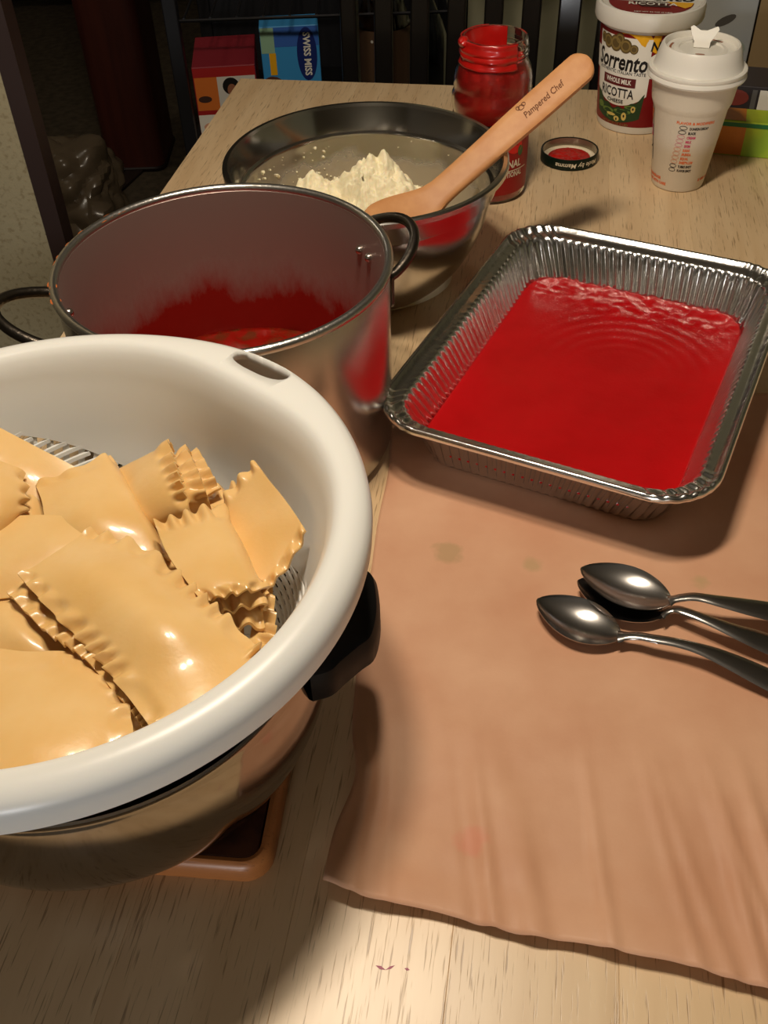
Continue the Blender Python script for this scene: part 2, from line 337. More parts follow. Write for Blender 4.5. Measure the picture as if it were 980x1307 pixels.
for hi, ang in enumerate((29, 191)):
    a = R(ang); er = Vector((math.cos(a), math.sin(a), 0)); et = Vector((-math.sin(a), math.cos(a), 0)); zt = .144
    P = []
    hw = .040; out = .040 if hi else .032
    for t in [i/28 for i in range(29)]:
        th = PI*t
        tc_ = hw*math.cos(th)*(1-.12*math.sin(th)); P.append(er*(math.sqrt(PR*PR-tc_*tc_)-.0005+(out+.004)*(math.sin(th)**.75))+et*tc_+Vector((0, 0, zt-.012*(1-math.sin(th))+.006*math.sin(th))))
    v, f = tube(P, .0042, 10)
    h = ob('handle', (v, f), bronze, pot); 
    for sgn in (-1, 1):
        pl = P[0] if sgn > 0 else P[-1]
        aa = math.atan2(pl.y, pl.x)
        fl = [(er*0+Vector(((PR+.0012)*math.cos(aa+dx), (PR+.0012)*math.sin(aa+dx), zt-.02+dz))) for dx, dz in ((-.06, .012), (.06, .012), (.05, -.012), (0, -.018), (-.05, -.012))]
        fo = [q*1+Vector((math.cos(aa), math.sin(aa), 0))*.002 for q in fl]
        ob('bracket', (fl+fo, [(0, 1, 2, 3, 4), (5, 6, 7, 8, 9)]+[(i, (i+1) % 5, 5+(i+1) % 5, 5+i) for i in range(5)]), bronze, h, smooth=False)
    for dz_, da in ((0, -.045), (0, .045)):
        bm = bmesh.new(); bmesh.ops.create_uvsphere(bm, u_segments=12, v_segments=8, radius=.0036)
        aa = a+da*1.4; rz = PR-.0055
        for v in bm.verts: v.co = Vector((v.co.x, v.co.y, v.co.z*1.0))
        bmesh.ops.translate(bm, verts=bm.verts, vec=(rz*math.cos(aa), rz*math.sin(aa), zt-.010)); ob('rivet', bm, steel, pot)
# meat sauce in the pot
def disc_blob(rad, z, amp, nr=26, na=96, f=60, seed=0, dome=0.0, edge=0.0):
    V = [(0, 0, z+dome)]; Fc = []
    for i in range(1, nr+1):
        r = rad*i/nr
        for j in range(na):
            a = 2*PI*j/na; x, y = r*math.cos(a), r*math.sin(a)
            w = 1 if i < nr else 0
            h = amp*(noise.noise((x*f, y*f, seed))+.6*noise.noise((x*f*2.3, y*f*2.3, seed+3)))*w+dome*(1-(r/rad)**2)+edge*(r/rad)**6
            V.append((x, y, z+h))
    for j in range(na): Fc.append((0, 1+j, 1+(j+1) % na))
    for i in range(nr-1):
        for j in range(na): Fc.append((1+i*na+j, 1+i*na+(j+1) % na, 1+(i+1)*na+(j+1) % na, 1+(i+1)*na+j))
    return V, Fc
def close_down(d, zb):
    """give a disc-like surface a body down to zb"""
    bm = bmesh.new(); vs = [bm.verts.new(v) for v in d[0]]
    for f in d[1]: bm.faces.new([vs[i] for i in f])
    ed = [e for e in bm.edges if len(e.link_faces) == 1]
    r = bmesh.ops.extrude_edge_only(bm, edges=ed); nv = [g for g in r['geom'] if isinstance(g, bmesh.types.BMVert)]
    for v in nv: v.co.z = zb
    ee = [g for g in r['geom'] if isinstance(g, bmesh.types.BMEdge)]
    bmesh.ops.holes_fill(bm, edges=ee, sides=0); return bm
meat = mat('meat_sauce', lin(140, 20, 10), .22, sss=.15, vary=(lin(104, 46, 22), 70, (1, 1, 1), .45, .62), coat=.4)
ms = ob('meat_sauce', close_down(disc_blob(PR-.0062, .030, .0035, 30, 110, 70, 4), .006), meat, angle=180); ms.location = PC
tag(ms, 'chunky red meat sauce lying low inside the tall steel pot', 'sauce')

# ================================================================== LOWER POT, TRIVET
QC, QR, QZ = Vector((-.173, .377, 0)), .1335, .016
pot2 = thing('stock_pot', QC+Vector((0, 0, QZ)), 'shiny steel pot with black side handles standing under the colander', 'pot')
steel2 = mat('polished_steel', (.36, .33, .30, 1), .10, 1.0, bump=(40, .03, (1, 1, 1)))
QH = .085
QPROF = [(.116, 0), (.122, .003), (.1290, .012), (.1340, .024), (.1365, .036), (.1373, .047), (.1368, .058), (.1356, .068), (.1341, .077), (.1330, QH-.003), (.1338, QH)]
ob('body', lathe([(0, 0)]+[tuple(p) for p in catmull([(r, z, 0) for r, z in QPROF], 60) for p in [(p[0], p[1])]]+[(.1325, QH+.0008), (.1312, QH-.002), (.1335, .06), (.1335, .036), (.124, .012), (.116, .004), (0, .004)], 128), steel2, pot2)
black = mat('black_plastic', (.004, .004, .004, 1), .5, spec=.25)
for ang in (-1, 179):
    a = R(ang); er = Vector((math.cos(a), math.sin(a), 0)); et = Vector((-math.sin(a), math.cos(a), 0))
    # chunky grip: outline in plan (tangent, outward), slightly domed
    ol = [(-.047, 0), (-.044, .010), (-.037, .016), (-.028, .024), (-.020, .031), (0, .034), (.022, .033), (.033, .030), (.039, .022), (.041, .010), (.041, 0)]
    cc = catmull([(x, y, 0) for x, y in ol], 40)
    V = []; n = len(cc); prof = [(.90, -.013), (1.0, -.009), (1.0, .006), (.95, .011), (.80, .0135)]
    for sc, dz in prof:
        for p in cc: V.append(er*(QR-.003+p.y*sc*1.12)+et*p.x*.94*(.5+.5*sc)+Vector((0, 0, .068+dz+.12*p.y)))
    Fc = []
    for k in range(len(prof)-1):
        for i in range(n-1): Fc.append((k*n+i, k*n+i+1, (k+1)*n+i+1, (k+1)*n+i))
        Fc.append((k*n+n-1, k*n, (k+1)*n, (k+1)*n+n-1))
    Fc.append(tuple(range(n))); Fc.append(tuple(range((len(prof)-1)*n, len(prof)*n)))
    ob('handle', (V, Fc), black, pot2)
triv = thing('trivet', (0, 0, 0), 'square wooden trivet with raised rim under the shiny pot', 'trivet')
tcorner = at(345, 1128); te = at(362, 1036)-tcorner; tang = math.atan2(te.y, te.x)-PI/2
ux = Vector((-math.cos(tang), -math.sin(tang), 0)); uy = Vector((-math.sin(tang), math.cos(tang), 0)); TS = .20
triv.location = tcorner+ux*TS/2+uy*TS/2; triv.rotation_euler.z = tang
twood = wood_mat('trivet_wood', lin(168, 104, 54), lin(186, 120, 66), lin(110, 62, 30), .4, along='x')
def rrect(hx, hy, r, n=6):
    out = []
    for cx, cy, a0 in ((hx-r, hy-r, 0), (-hx+r, hy-r, 90), (-hx+r, -hy+r, 180), (hx-r, -hy+r, 270)):
        for i in range(n+1): a = R(a0+90*i/n); out.append((cx+r*math.cos(a), cy+r*math.sin(a)))
    return out
def loft(rings, closed=True, cap0=False, cap1=False):
    n = len(rings[0]); V = [v for r in rings for v in r]; Fc = []
    for k in range(len(rings)-1):
        for i in range(n): Fc.append((k*n+i, k*n+(i+1) % n, (k+1)*n+(i+1) % n, (k+1)*n+i))
    if cap0: Fc.append(tuple(range(n)))
    if cap1: Fc.append(tuple(range((len(rings)-1)*n, len(rings)*n)))
    return V, Fc
rings = []
for ins, z in ((.0, .0), (0, .011), (.0025, .0145), (.004, .0152), (.0065, .0142), (.0075, .008), (.0075, 0.0), (0, 0)):
    rings.append([(x, y, z) for x, y in rrect(TS/2-ins, TS/2-ins, max(.004, .016-ins))])
ob('frame', loft(rings), twood, triv)
ob('tile', box((0, 0, .006), (TS-.016, TS-.016, .0105), .001), mat('trivet_tile', lin(96, 52, 30), .5, vary=(lin(70, 36, 22), 60, (1, 1, 1), .4, .6)), triv, smooth=False)
# carved leaf relief lines on the tile
lv = []
for k in range(8):
    a = PI/4*k+.2; lv.append(tube([(math.cos(a)*.02, math.sin(a)*.02, .0115), (math.cos(a+.25)*.055, math.sin(a+.25)*.055, .0122), (math.cos(a)*.082, math.sin(a)*.082, .0115)], [.001, .0032, .001], 8))
ob('relief', merge(*lv), mat('trivet_relief', lin(84, 44, 26), .5), triv)
QC.z = 0

# ================================================================== COLANDER
CC = Vector((-.178, .378, 0)); CZ = .182
hump = lambda phi, a0, w: math.exp(-((math.degrees(math.atan2(math.sin(phi-R(a0)), math.cos(phi-R(a0))))/w)**2))
def hnd(phi): return min(1, hump(phi, 48, 23)+hump(phi, 228, 23))
WALL = interp([(.050, .060), (.053, .080), (.058, .093), (.066, .104), (.080, .1145), (.10, .1245), (.12, .1325), (.14, .139), (.165, .147), (.19, .153)])
def wallr(z, phi): return WALL(z)-.010*hnd(phi)*sstep(.10, .175, z)
def zedge(phi): return .113-.033*math.cos(2*(phi-R(50)))
white = mat('white_plastic', lin(226, 226, 222), .32, sss=.05, bump=(30, .03, (1, 1, 1)))
colander = thing('colander', CC, 'white plastic colander full of cooked lasagna sheets sitting on the shiny pot', 'colander')
def colander_body():
    n = 200; rings = []
    for i in range(n):
        phi = 2*PI*i/n; h = hnd(phi); ze = zedge(phi)
        ro = .172+.005*h
        ri = wallr(.176, phi)+.001
        P = []
        for k in range(9):
            z = ze+(.172-ze)*k/8; P.append((wallr(z, phi), z))
        zc = CZ-.001
        P += [(ri+.0006, .1765), (ri+.003, .1803), (ri+.007, CZ)]
        P += [(ro-.0085, CZ-.001), (ro-.004, CZ-.0032), (ro-.0008, CZ-.0075), (ro, CZ-.013), (ro-.0006, CZ-.0215), (ro-.0025, CZ-.0215), (ro-.003, CZ-.013), (ro-.006, CZ-.0075), (ri+.008, CZ-.0045), (ri+.0042, .170)]
        for k in range(9):
            z = .165-(.165-ze)*k/8; P.append((wallr(z, phi)+.0026, z))
        rings.append([(r*math.cos(phi), r*math.sin(phi), z) for r, z in P])
    k = len(rings[0]); V = [v for r in rings for v in r]; Fc = []
    for i in range(n):
        i2 = (i+1) % n
        for j in range(k): Fc.append((i*k+j, i2*k+j, i2*k+(j+1) % k, i*k+(j+1) % k))
    return V, Fc
cb = ob('bowl', colander_body(), white, None, angle=60)
def slot_cutter(ang, rad, hl, hw):
    pts = []
    n = 24
    for i in range(n):
        a = 2*PI*i/n; x = hl*math.copysign(abs(math.cos(a))**.8, math.cos(a)); y = hw*math.sin(a)
        aa = ang+x/rad; pts.append(((rad+y)*math.cos(aa), (rad+y)*math.sin(aa)))
    return [(x, y, z) for z in (.12, .21) for x, y in pts], [tuple(range(n)), tuple(range(n, 2*n))]+[(i, (i+1) % n, n+(i+1) % n, n+i) for i in range(n)]
for an in (49.5, 229.5):
    ct = ob('slot_cutter', slot_cutter(R(an), .1645, .0225, .0092), white)
    md = cb.modifiers.new('slot', 'BOOLEAN'); md.object = ct; md.operation = 'DIFFERENCE'; md.solver = 'EXACT'
    dg = bpy.context.evaluated_depsgraph_get(); dg.update()
    nm = bpy.data.meshes.new_from_object(cb.evaluated_get(dg)); cb.modifiers.clear(); cb.data = nm; bpy.data.objects.remove(ct)
cb.parent = colander
# lattice of crossing strips below the solid wall
def lattice(slope, spacing, w, th, off):
    parts = []
    # arc length down the profile
    prof = [(z, WALL(z)) for z in [.146-.002*i for i in range(46)]]
    S = [0]
    for (z0, r0), (z1, r1) in zip(prof, prof[1:]): S.append(S[-1]+math.hypot(z1-z0, r1-r0))
    def pos(s, phi, o):
        s = max(0, min(S[-1]-1e-6, s))
        k = max(i for i in range(len(S)-1) if S[i] <= s); t = (s-S[k])/(S[k+1]-S[k])
        z = prof[k][0]*(1-t)+prof[k+1][0]*t; r = prof[k][1]*(1-t)+prof[k+1][1]*t
        dz, dr = prof[k+1][0]-prof[k][0], prof[k+1][1]-prof[k][1]; L = math.hypot(dz, dr); nx, nz = -dz/L, dr/L   # outward
        r2, z2 = r+nx*o, z-nz*o*0.5
        return Vector((r2*math.cos(phi), r2*math.sin(phi), z2))
    sed = {}
    N = int(2*PI*.13/spacing)
    def emit(seg):
        if len(seg) < 3: return
        V = []; Fc = []
        for s_, p_ in seg:
            rr_ = max(.05, WALL(.12)); dphi = w*math.sin(abs(slope))/rr_; dss = w*math.cos(slope)*(1 if slope > 0 else -1)
            for o in (off, off+th):
                V.append(pos(s_-dss/2, p_+dphi/2, o)); V.append(pos(s_+dss/2, p_-dphi/2, o))
        for i in range(len(seg)-1):
            a = i*4; b = a+4
            Fc += [(a, a+1, b+1, b), (a+2, b+2, b+3, a+3), (a, b, b+2, a+2), (a+1, a+3, b+3, b+1)]
        Fc += [(0, 2, 3, 1), (len(V)-4, len(V)-3, len(V)-1, len(V)-2)]
        parts.append((V, Fc))
    for q in range(N):
        ph = 2*PI*q/N; s = 0.0; ds = .005; seg = []
        while s < S[-1]:
            k = max(i for i in range(len(S)-1) if S[i] <= s); t = (s-S[k])/(S[k+1]-S[k]); zz = prof[k][0]*(1-t)+prof[k+1][0]*t; rr_ = prof[k][1]*(1-t)+prof[k+1][1]*t
            if zz <= zedge(ph)+.002 and rr_ > .088: seg.append((s, ph))
            else: emit(seg); seg = []
            s += ds*math.sin(abs(slope)); ph += ds*math.cos(slope)/rr_*(1 if slope > 0 else -1)
        emit(seg)
    return merge(*parts)
la = ob('lattice', merge(lattice(R(15), .0230, .0024, .0016, -.0002), lattice(R(78), .0098, .0042, .0016, .0013)), white, colander, smooth=False); la['kind'] = 'stuff'
ob('base_ring', lathe([(.078, .0505), (.095, .0595), (.095, .057), (.080, .048)], 96, True), white, colander)
ob('base', lathe([(0, .0495), (.08, .0495), (.08, .047), (0, .047)], 96), white, colander)

# ================================================================== LASAGNA
def pasta_mat():
    m = mat('cooked_pasta', lin(230, 192, 132), .36, sss=.2, coat=.4, spec=.45, vary=(lin(222, 178, 110), 22, (1, 1, 1), .35, .7), bump=(300, .06, (1, 1, 1)))
    return m
pm = pasta_mat()
LOG = []
def spl1(P, t):
    K = len(P); x = t*(K-1); k = min(int(x), K-2); u = x-k
    p1, p2 = P[k], P[k+1]; p0 = P[k-1] if k > 0 else p1*2-p2; p3 = P[k+2] if k+2 < K else p2*2-p1
    return .5*((2*p1)+(p2-p0)*u+(2*p0-5*p1+4*p2-p3)*u*u+(3*p1-p0-3*p2+p3)*u**3)
def sheet(label, rows, ruffle='', amp=.0021, lam=.0112, band=.012, th=.0022, dz=0.0, seed=0, name='lasagna_sheet'):
    """rows: control rows of (px, py, height); ruffle: any of l r t b"""
    C = [[at(p[0], p[1], p[2]+dz) for p in row] for row in rows]
    LU = sum((C[len(C)//2][i+1]-C[len(C)//2][i]).length for i in range(len(C[0])-1)); mc = len(C[0])//2
    LV = sum((C[i+1][mc]-C[i][mc]).length for i in range(len(C)-1))
    st = .0011 if ruffle else .002
    nu, nv = max(8, min(90, int(LU/st))), max(8, min(130, int(LV/st)))
    G = []
    for j in range(nv+1):
        v = j/nv; cp = [spl1([C[r][c] for r in range(len(C))], v) for c in range(len(C[0]))]
        G.append([spl1(cp, i/nu) for i in range(nu+1)])
    def nrm(j, i):
        du = G[j][min(i+1, nu)]-G[j][max(i-1, 0)]; dv = G[min(j+1, nv)][i]-G[max(j-1, 0)][i]
        n = du.cross(dv); n = n.normalized() if n.length > 1e-12 else Vector((0, 0, 1))
        return (n if n.z >= 0 or True else -n), du.normalized(), dv.normalized()
    flip = nrm(nv//2, nu//2)[0].z < 0
    D = []
    for j in range(nv+1):
        row = []
        for i in range(nu+1):
            n, du, dv = nrm(j, i)
            if flip: n = -n
            p = G[j][i].copy(); u, v = i/nu, j/nv
            for ch in ruffle:
                if ch == 'l': d, s, out = u*LU, v*LV, -du
                elif ch == 'r': d, s, out = (1-u)*LU, v*LV, du
                elif ch == 't': d, s, out = v*LV, u*LU, -dv
                else: d, s, out = (1-v)*LV, u*LU, dv
                if d < band:
                    w = sstep(band, band*.30, d); k = 2*PI*s/lam*(1+.12*math.sin(s*90+seed))+seed*1.7
                    a = amp*(1+.35*noise.noise((s*60, seed*3.1, 1)))
                    p += n*(a*w*math.sin(k))+out*(a*.12*w*math.sin(k+.35))
            p += n*(.0010*noise.noise((G[j][i].x*40, G[j][i].y*40, seed*7.3)))
            row.append((p, n))
        D.append(row)
    V = []; Fc = []; W = nu+1; n0 = (nv+1)*W
    for sg in (.5, -.5):
        for row in D:
            for p, n in row: V.append(p+n*(th*sg))
    for j in range(nv):
        for i in range(nu):
            a = j*W+i; Fc.append((a, a+1, a+W+1, a+W)); a += n0; Fc.append((a, a+W, a+W+1, a+1))
    for i in range(nu):
        Fc.append((i, n0+i, n0+i+1, i+1)); a = nv*W+i; Fc.append((a, a+1, n0+a+1, n0+a))
    for j in range(nv):
        a = j*W; Fc.append((a, a+W, n0+a+W, n0+a)); a = j*W+nu; Fc.append((a, n0+a, n0+a+W, a+W))
    # keep inside the colander wall
    worst = 0
    for k, p in enumerate(V):
        d = Vector((p.x-CC.x, p.y-CC.y)); lim = wallr(p.z, math.atan2(d.y, d.x))-.0008
        if d.length > lim:
            worst = max(worst, d.length-lim); q = d*(lim/d.length); V[k] = Vector((CC.x+q.x, CC.y+q.y, p.z))
    if worst > .004: LOG.append((label, round(worst, 4)))
    c = sum(V, Vector())/len(V); V = [p-c for p in V]
    o = ob(name, (V, Fc), pm, angle=75); o.location = c
    return tag(o, label, 'pasta', 'lasagna sheets in the colander')
z = .150
sheet('large top lasagna sheet with ruffled sides and a glossy hump in the middle', [
    [(26, 738, .146), (70, 708, .147), (116, 677, .144)],
    [(70, 786, .149), (134, 740, .159), (188, 702, .146)],
    [(124, 842, .150), (200, 794, .165), (262, 764, .150)],
    [(172, 902, .154), (246, 850, .158), (312, 808, .150)],
    [(203, 944, .152), (272, 900, .154), (340, 834, .146)],
    [(212, 958, .146), (288, 916, .146), (348, 848, .138)]], 'lr', amp=.0024, seed=1)
sheet('lasagna sheet peeping out under the left ruffle of the large top sheet', [
    [(8, 756, .140), (34, 742, .140), (70, 730, .139)],
    [(58, 806, .143), (86, 790, .143), (124, 760, .142)],
    [(108, 842, .146), (140, 822, .146), (170, 800, .144)],
    [(158, 898, .146), (186, 872, .146), (215, 850, .144)],
    [(192, 942, .143), (214, 920, .143), (240, 900, .142)]], 'l', seed=2)
sheet('pale lasagna sheet at left with a straight top edge behind the large top sheet', [
    [(-60, 664, .139), (0, 659, .140), (60, 660, .141), (104, 662, .139), (124, 670, .137)],
    [(-60, 690, .141), (0, 690, .143), (60, 690, .143), (106, 690, .140), (126, 690, .136)],
    [(-60, 725, .140), (0, 725, .141), (60, 725, .139), (104, 720, .136), (130, 712, .132)],
    [(-60, 765, .134), (0, 765, .134), (60, 755, .133), (104, 745, .131), (130, 730, .128)]], 'r', amp=.0022, seed=3)
sheet('flat lasagna sheet at far left leaning on the colander lattice', [
    [(-30, 536, .159), (-12, 543, .154), (2, 549, .150), (48, 572, .144), (99, 599, .134)],
    [(-30, 570, .156), (-12, 577, .151), (0, 582, .147), (44, 606, .140), (96, 632, .128)],
    [(-30, 608, .146), (-12, 615, .142), (0, 622, .140), (40, 642, .132), (90, 670, .122)]], '', seed=4)
sheet('rounded lasagna end at the left frame edge in front of the flat sheet', [
    [(-32, 580, .156), (-14, 586, .155), (2, 591, .153), (20, 598, .149), (30, 606, .144)],
    [(-32, 612, .158), (-14, 616, .157), (4, 622, .154), (24, 625, .149), (34, 630, .143)],
    [(-32, 656, .152), (-14, 658, .151), (4, 656, .149), (22, 652, .144), (32, 650, .138)],
    [(-32, 690, .142), (-14, 690, .141), (0, 684, .140), (16, 674, .137), (26, 668, .133)]], 'r', amp=.0016, lam=.014, seed=5)
sheet('small pale folded lasagna corner between the rounded end and the draped sheet', [
    [(28, 610, .130), (42, 613, .131), (52, 628, .128)],
    [(20, 640, .132), (38, 640, .135), (58, 648, .129)],
    [(8, 672, .130), (34, 676, .132), (62, 676, .127)]], '', seed=6)
sheet('lasagna sheet draped in the middle with its upper corner against the lattice', [
    [(44, 617, .137), (88, 603, .139), (128, 583, .137), (138, 584, .130), (142, 590, .118)],
    [(54, 640, .139), (106, 630, .143), (152, 620, .140), (165, 624, .132), (170, 632, .120)],
    [(60, 668, .138), (122, 662, .144), (176, 662, .140), (191, 668, .132), (196, 676, .120)],
    [(78, 704, .134), (138, 704, .136), (198, 706, .132), (212, 710, .124), (216, 716, .114)]], 't', amp=.0010, lam=.016, seed=7)
sheet('rolled lasagna sheet at top whose ruffled end faces right', [
    [(142, 612, .112), (184, 592, .122), (222, 572, .128)],
    [(147, 604, .124), (183, 586, .136), (217, 567, .145)],
    [(158, 622, .132), (192, 604, .144), (224, 588, .152)],
    [(172, 648, .134), (204, 632, .144), (234, 618, .151)],
    [(186, 672, .128), (218, 658, .137), (243, 648, .143)],
    [(192, 688, .112), (224, 678, .118), (248, 664, .124)]], 'r', amp=.0026, lam=.0105, seed=8)
sheet('second ruffled layer behind the rolled lasagna sheet', [
    [(200, 600, .118), (222, 586, .122), (240, 572, .126)],
    [(206, 598, .130), (226, 587, .134), (242, 577, .138)],
    [(216, 620, .137), (236, 610, .141), (253, 602, .144)],
    [(226, 644, .135), (247, 638, .139), (265, 634, .140)],
    [(234, 660, .120), (251, 656, .123), (269, 650, .124)]], 'r', amp=.0026, seed=9)
sheet('rearmost ruffled layer of the rolled lasagna sheet near the colander wall', [
    [(222, 602, .114), (240, 590, .118), (255, 578, .122)],
    [(226, 598, .124), (242, 588, .128), (257, 580, .131)],
    [(236, 618, .130), (254, 610, .134), (270, 603, .136)],
    [(248, 642, .128), (266, 634, .131), (282, 626, .132)]], 'r', amp=.0026, seed=10)
sheet('frilled lasagna edge showing between the roll and the right sheets', [
    [(252, 640, .118), (266, 629, .120), (284, 624, .121), (302, 620, .122)],
    [(254, 656, .124), (270, 646, .125), (290, 642, .126), (308, 640, .126)],
    [(258, 680, .122), (276, 672, .122), (296, 668, .122), (314, 666, .122)]], 't', amp=.0034, lam=.012, seed=11)
sheet('folded lasagna sheet right of centre with scalloped top edge and glossy fold', [
    [(198, 668, .146), (228, 659, .148), (258, 650, .149), (278, 647, .144), (284, 652, .130)],
    [(206, 690, .148), (240, 686, .151), (274, 680, .151), (295, 678, .145), (301, 686, .128)],
    [(218, 715, .150), (254, 712, .152), (288, 708, .151), (309, 706, .145), (316, 714, .128)],
    [(238, 742, .150), (272, 742, .152), (304, 738, .150), (325, 736, .144), (331, 744, .128)],
    [(258, 768, .148), (286, 762, .150), (312, 756, .148), (334, 752, .142), (342, 758, .128)]], 'tb', amp=.0026, lam=.0115, seed=12)
sheet('middle ruffled layer inside the folded lasagna below its bottom edge', [
    [(258, 742, .138), (290, 740, .139), (322, 738, .137), (336, 742, .128)],
    [(266, 764, .139), (294, 760, .140), (324, 756, .137), (338, 760, .126)],
    [(274, 784, .138), (300, 778, .139), (328, 774, .136), (342, 780, .124)]], 'b', amp=.0030, lam=.0105, seed=13)
sheet('lowest ruffled layer inside the folded lasagna beside the large top sheet', [
    [(270, 766, .126), (300, 762, .127), (330, 760, .126)],
    [(278, 786, .128), (304, 780, .130), (334, 780, .127)],
    [(288, 808, .128), (310, 800, .130), (338, 802, .126)]], 'b', amp=.0032, lam=.0105, seed=14)
sheet('lasagna sheet at right leaning on the wall with its corner pointing up', [
    [(327, 590, .147), (342, 611, .148), (359, 632, .148), (376, 655, .147), (391, 678, .144)],
    [(312, 606, .142), (328, 630, .142), (345, 654, .142), (362, 680, .141), (379, 704, .138)],
    [(294, 626, .136), (310, 652, .136), (328, 680, .136), (346, 708, .135), (360, 732, .132)],
    [(276, 650, .129), (292, 680, .130), (310, 710, .130), (328, 736, .129), (340, 754, .127)]], 'lr', amp=.0024, lam=.0125, band=.009, seed=15)
sheet('ruffled lasagna strip at the right along the open lattice', [
    [(318, 738, .118), (332, 740, .119), (348, 748, .119)],
    [(322, 768, .120), (336, 772, .121), (351, 778, .120)],
    [(322, 800, .121), (336, 806, .122), (352, 812, .121)],
    [(316, 830, .122), (332, 836, .123), (350, 842, .122)],
    [(308, 866, .122), (324, 870, .122), (340, 874, .120)]], 'r', amp=.0030, lam=.0115, seed=16)
sheet('glossy yellow lasagna sheet at bottom left tucked behind the colander rim', [
    [(-45, 825, .138), (-20, 828, .139), (30, 833, .140), (80, 833, .140), (118, 842, .137)],
    [(-45, 861, .146), (-20, 862, .148), (40, 866, .150), (100, 866, .148), (146, 872, .143)],
    [(-45, 912, .150), (-20, 914, .152), (45, 918, .154), (110, 914, .152), (166, 908, .146)],
    [(-45, 958, .151), (-20, 960, .153), (45, 964, .155), (110, 962, .152), (168, 950, .145)],
    [(-45, 992, .147), (-20, 996, .149), (45, 1000, .151), (110, 994, .148), (167, 974, .139)],
    [(-45, 1012, .138), (-20, 1016, .138), (45, 1020, .138), (110, 1010, .137), (166, 988, .133)]], 'r', amp=.0016, lam=.012, seed=17)
sheet('pale lasagna sheet at left between the bottom left sheet and the large top sheet', [
    [(-60, 752, .128), (-10, 758, .130), (24, 776, .133), (60, 806, .131), (96, 838, .126)],
    [(-60, 790, .134), (-10, 796, .137), (22, 806, .138), (52, 826, .134), (84, 848, .127)],
    [(-60, 850, .128), (-10, 852, .130), (22, 856, .129), (52, 862, .127), (84, 868, .122)]], '', seed=18)
sheet('ruffled lasagna strip right beside the bottom left sheet', [
    [(146, 876, .136), (160, 882, .136), (174, 890, .134)],
    [(154, 912, .139), (170, 916, .139), (182, 924, .136)],
    [(158, 950, .138), (172, 954, .138), (186, 960, .135)],
    [(156, 980, .130), (172, 982, .130), (186, 984, .127)]], 'r', amp=.0028, lam=.014, seed=19)
sheet('narrow pale lasagna edge between the ruffled strip and the large top sheet', [
    [(172, 886, .128), (184, 894, .129), (196, 908, .127)],
    [(178, 920, .131), (192, 928, .131), (206, 938, .128)],
    [(180, 956, .130), (194, 960, .130), (210, 966, .127)]], 'r', amp=.0016, lam=.014, seed=20)
sheet('bottommost lasagna sheet seen only in the gaps of the heap', [
    [(-40, 690, .112), (80, 690, .112), (200, 690, .112), (300, 690, .110)],
    [(-40, 790, .118), (80, 790, .118), (200, 780, .116), (310, 780, .112)],
    [(-40, 880, .118), (80, 890, .118), (200, 880, .116), (310, 860, .112)],
    [(-40, 960, .112), (80, 970, .112), (180, 950, .112), (290, 910, .110)]], '', seed=21)
print('PASTA', LOG)

# ================================================================== FOIL PAN
PA = R(-27.25); pux = Vector((math.cos(PA), math.sin(PA), 0)); puy = Vector((-math.sin(PA), math.cos(PA), 0))
FC = Vector((.1833, .6993, .0006)); HX, HY, FH = .1310, .1735, .060
foil = mat('aluminium_foil', (.80, .79, .77, 1), .20, 1.0, bump=(90, .22, (1, 1, 1)))
pan = thing('foil_pan', FC, 'rectangular ribbed aluminium foil pan with a layer of red sauce', 'pan', rz=PA)
def per(hx, hy, r, n):
    """n points evenly round a rounded rectangle, with outward normals and a corner weight"""
    L = [2*(hy-r), PI/2*r, 2*(hx-r), PI/2*r]*2; T = sum(L); out = []
    cs = [(hx-r, hy-r), (-hx+r, hy-r), (-hx+r, -hy+r), (hx-r, -hy+r)]
    for i in range(n):
        s = T*i/n; k = 0
        while s > L[k]: s -= L[k]; k += 1
        side = k//2
        a0 = side*PI/2
        if k % 2 == 0:
            t = s/L[k]
            if side == 0: p = (hx, -hy+r+s); nn = (1, 0)
            elif side == 1: p = (hx-r-s, hy); nn = (0, 1)
            elif side == 2: p = (-hx, hy-r-s); nn = (-1, 0)
            else: p = (-hx+r+s, -hy); nn = (0, -1)
            cw = 0
        else:
            a = side*PI/2+s/r; c = cs[side]; p = (c[0]+r*math.cos(a), c[1]+r*math.sin(a)); nn = (math.cos(a), math.sin(a)); cw = math.sin(PI*s/L[k])**.5
        out.append((p, nn, cw))
    return out
NP = 1040
def pan_ring(ins, z, rib=0.0, ruf=0.0, rcor=.045):
    out = []
    r = max(.012, rcor-ins*.6)
    for i, (p, n, cw) in enumerate(per(HX-ins, HY-ins, r, NP)):
        s = 2*PI*i/NP*126
        d = rib*(max(-.7, min(.7, math.sin(s)*1.2))/.7)*(1-.6*cw)+rib*cw*2.4*noise.noise((p[0]*160, p[1]*160, z*30))
        dz = ruf*cw*math.sin(s*.9+noise.noise((p[0]*60, p[1]*60, 3))*3)
        out.append((p[0]+n[0]*d, p[1]+n[1]*d, z+dz))
    return out
rings = []
for ins, z, rib, ruf in ((.036, .0005, 0, 0), (.0335, .0012, .0002, 0), (.0315, .0045, .0009, 0), (.027, .018, .0013, 0), (.022, .032, .0013, 0), (.0175, .045, .0012, 0), (.0155, .0505, .0007, 0),
        (.0140, .0530, .0002, .0003), (.0120, .0542, 0, .0008), (.0080, .0548, 0, .0010), (.0045, .0560, 0, .0010), (.0025, .0590, 0, .0008), (.0008, .0600, 0, .0006), (-.0008, .0592, 0, .0004), (-.0016, .0570, 0, .0003), (-.0012, .0545, 0, .0003), (.0002, .0532, 0, .0003), (.0018, .0535, 0, .0003)):
    rings.append(pan_ring(ins, z, rib, ruf))
ob('tray', loft(rings, cap0=True), foil, pan, angle=60)
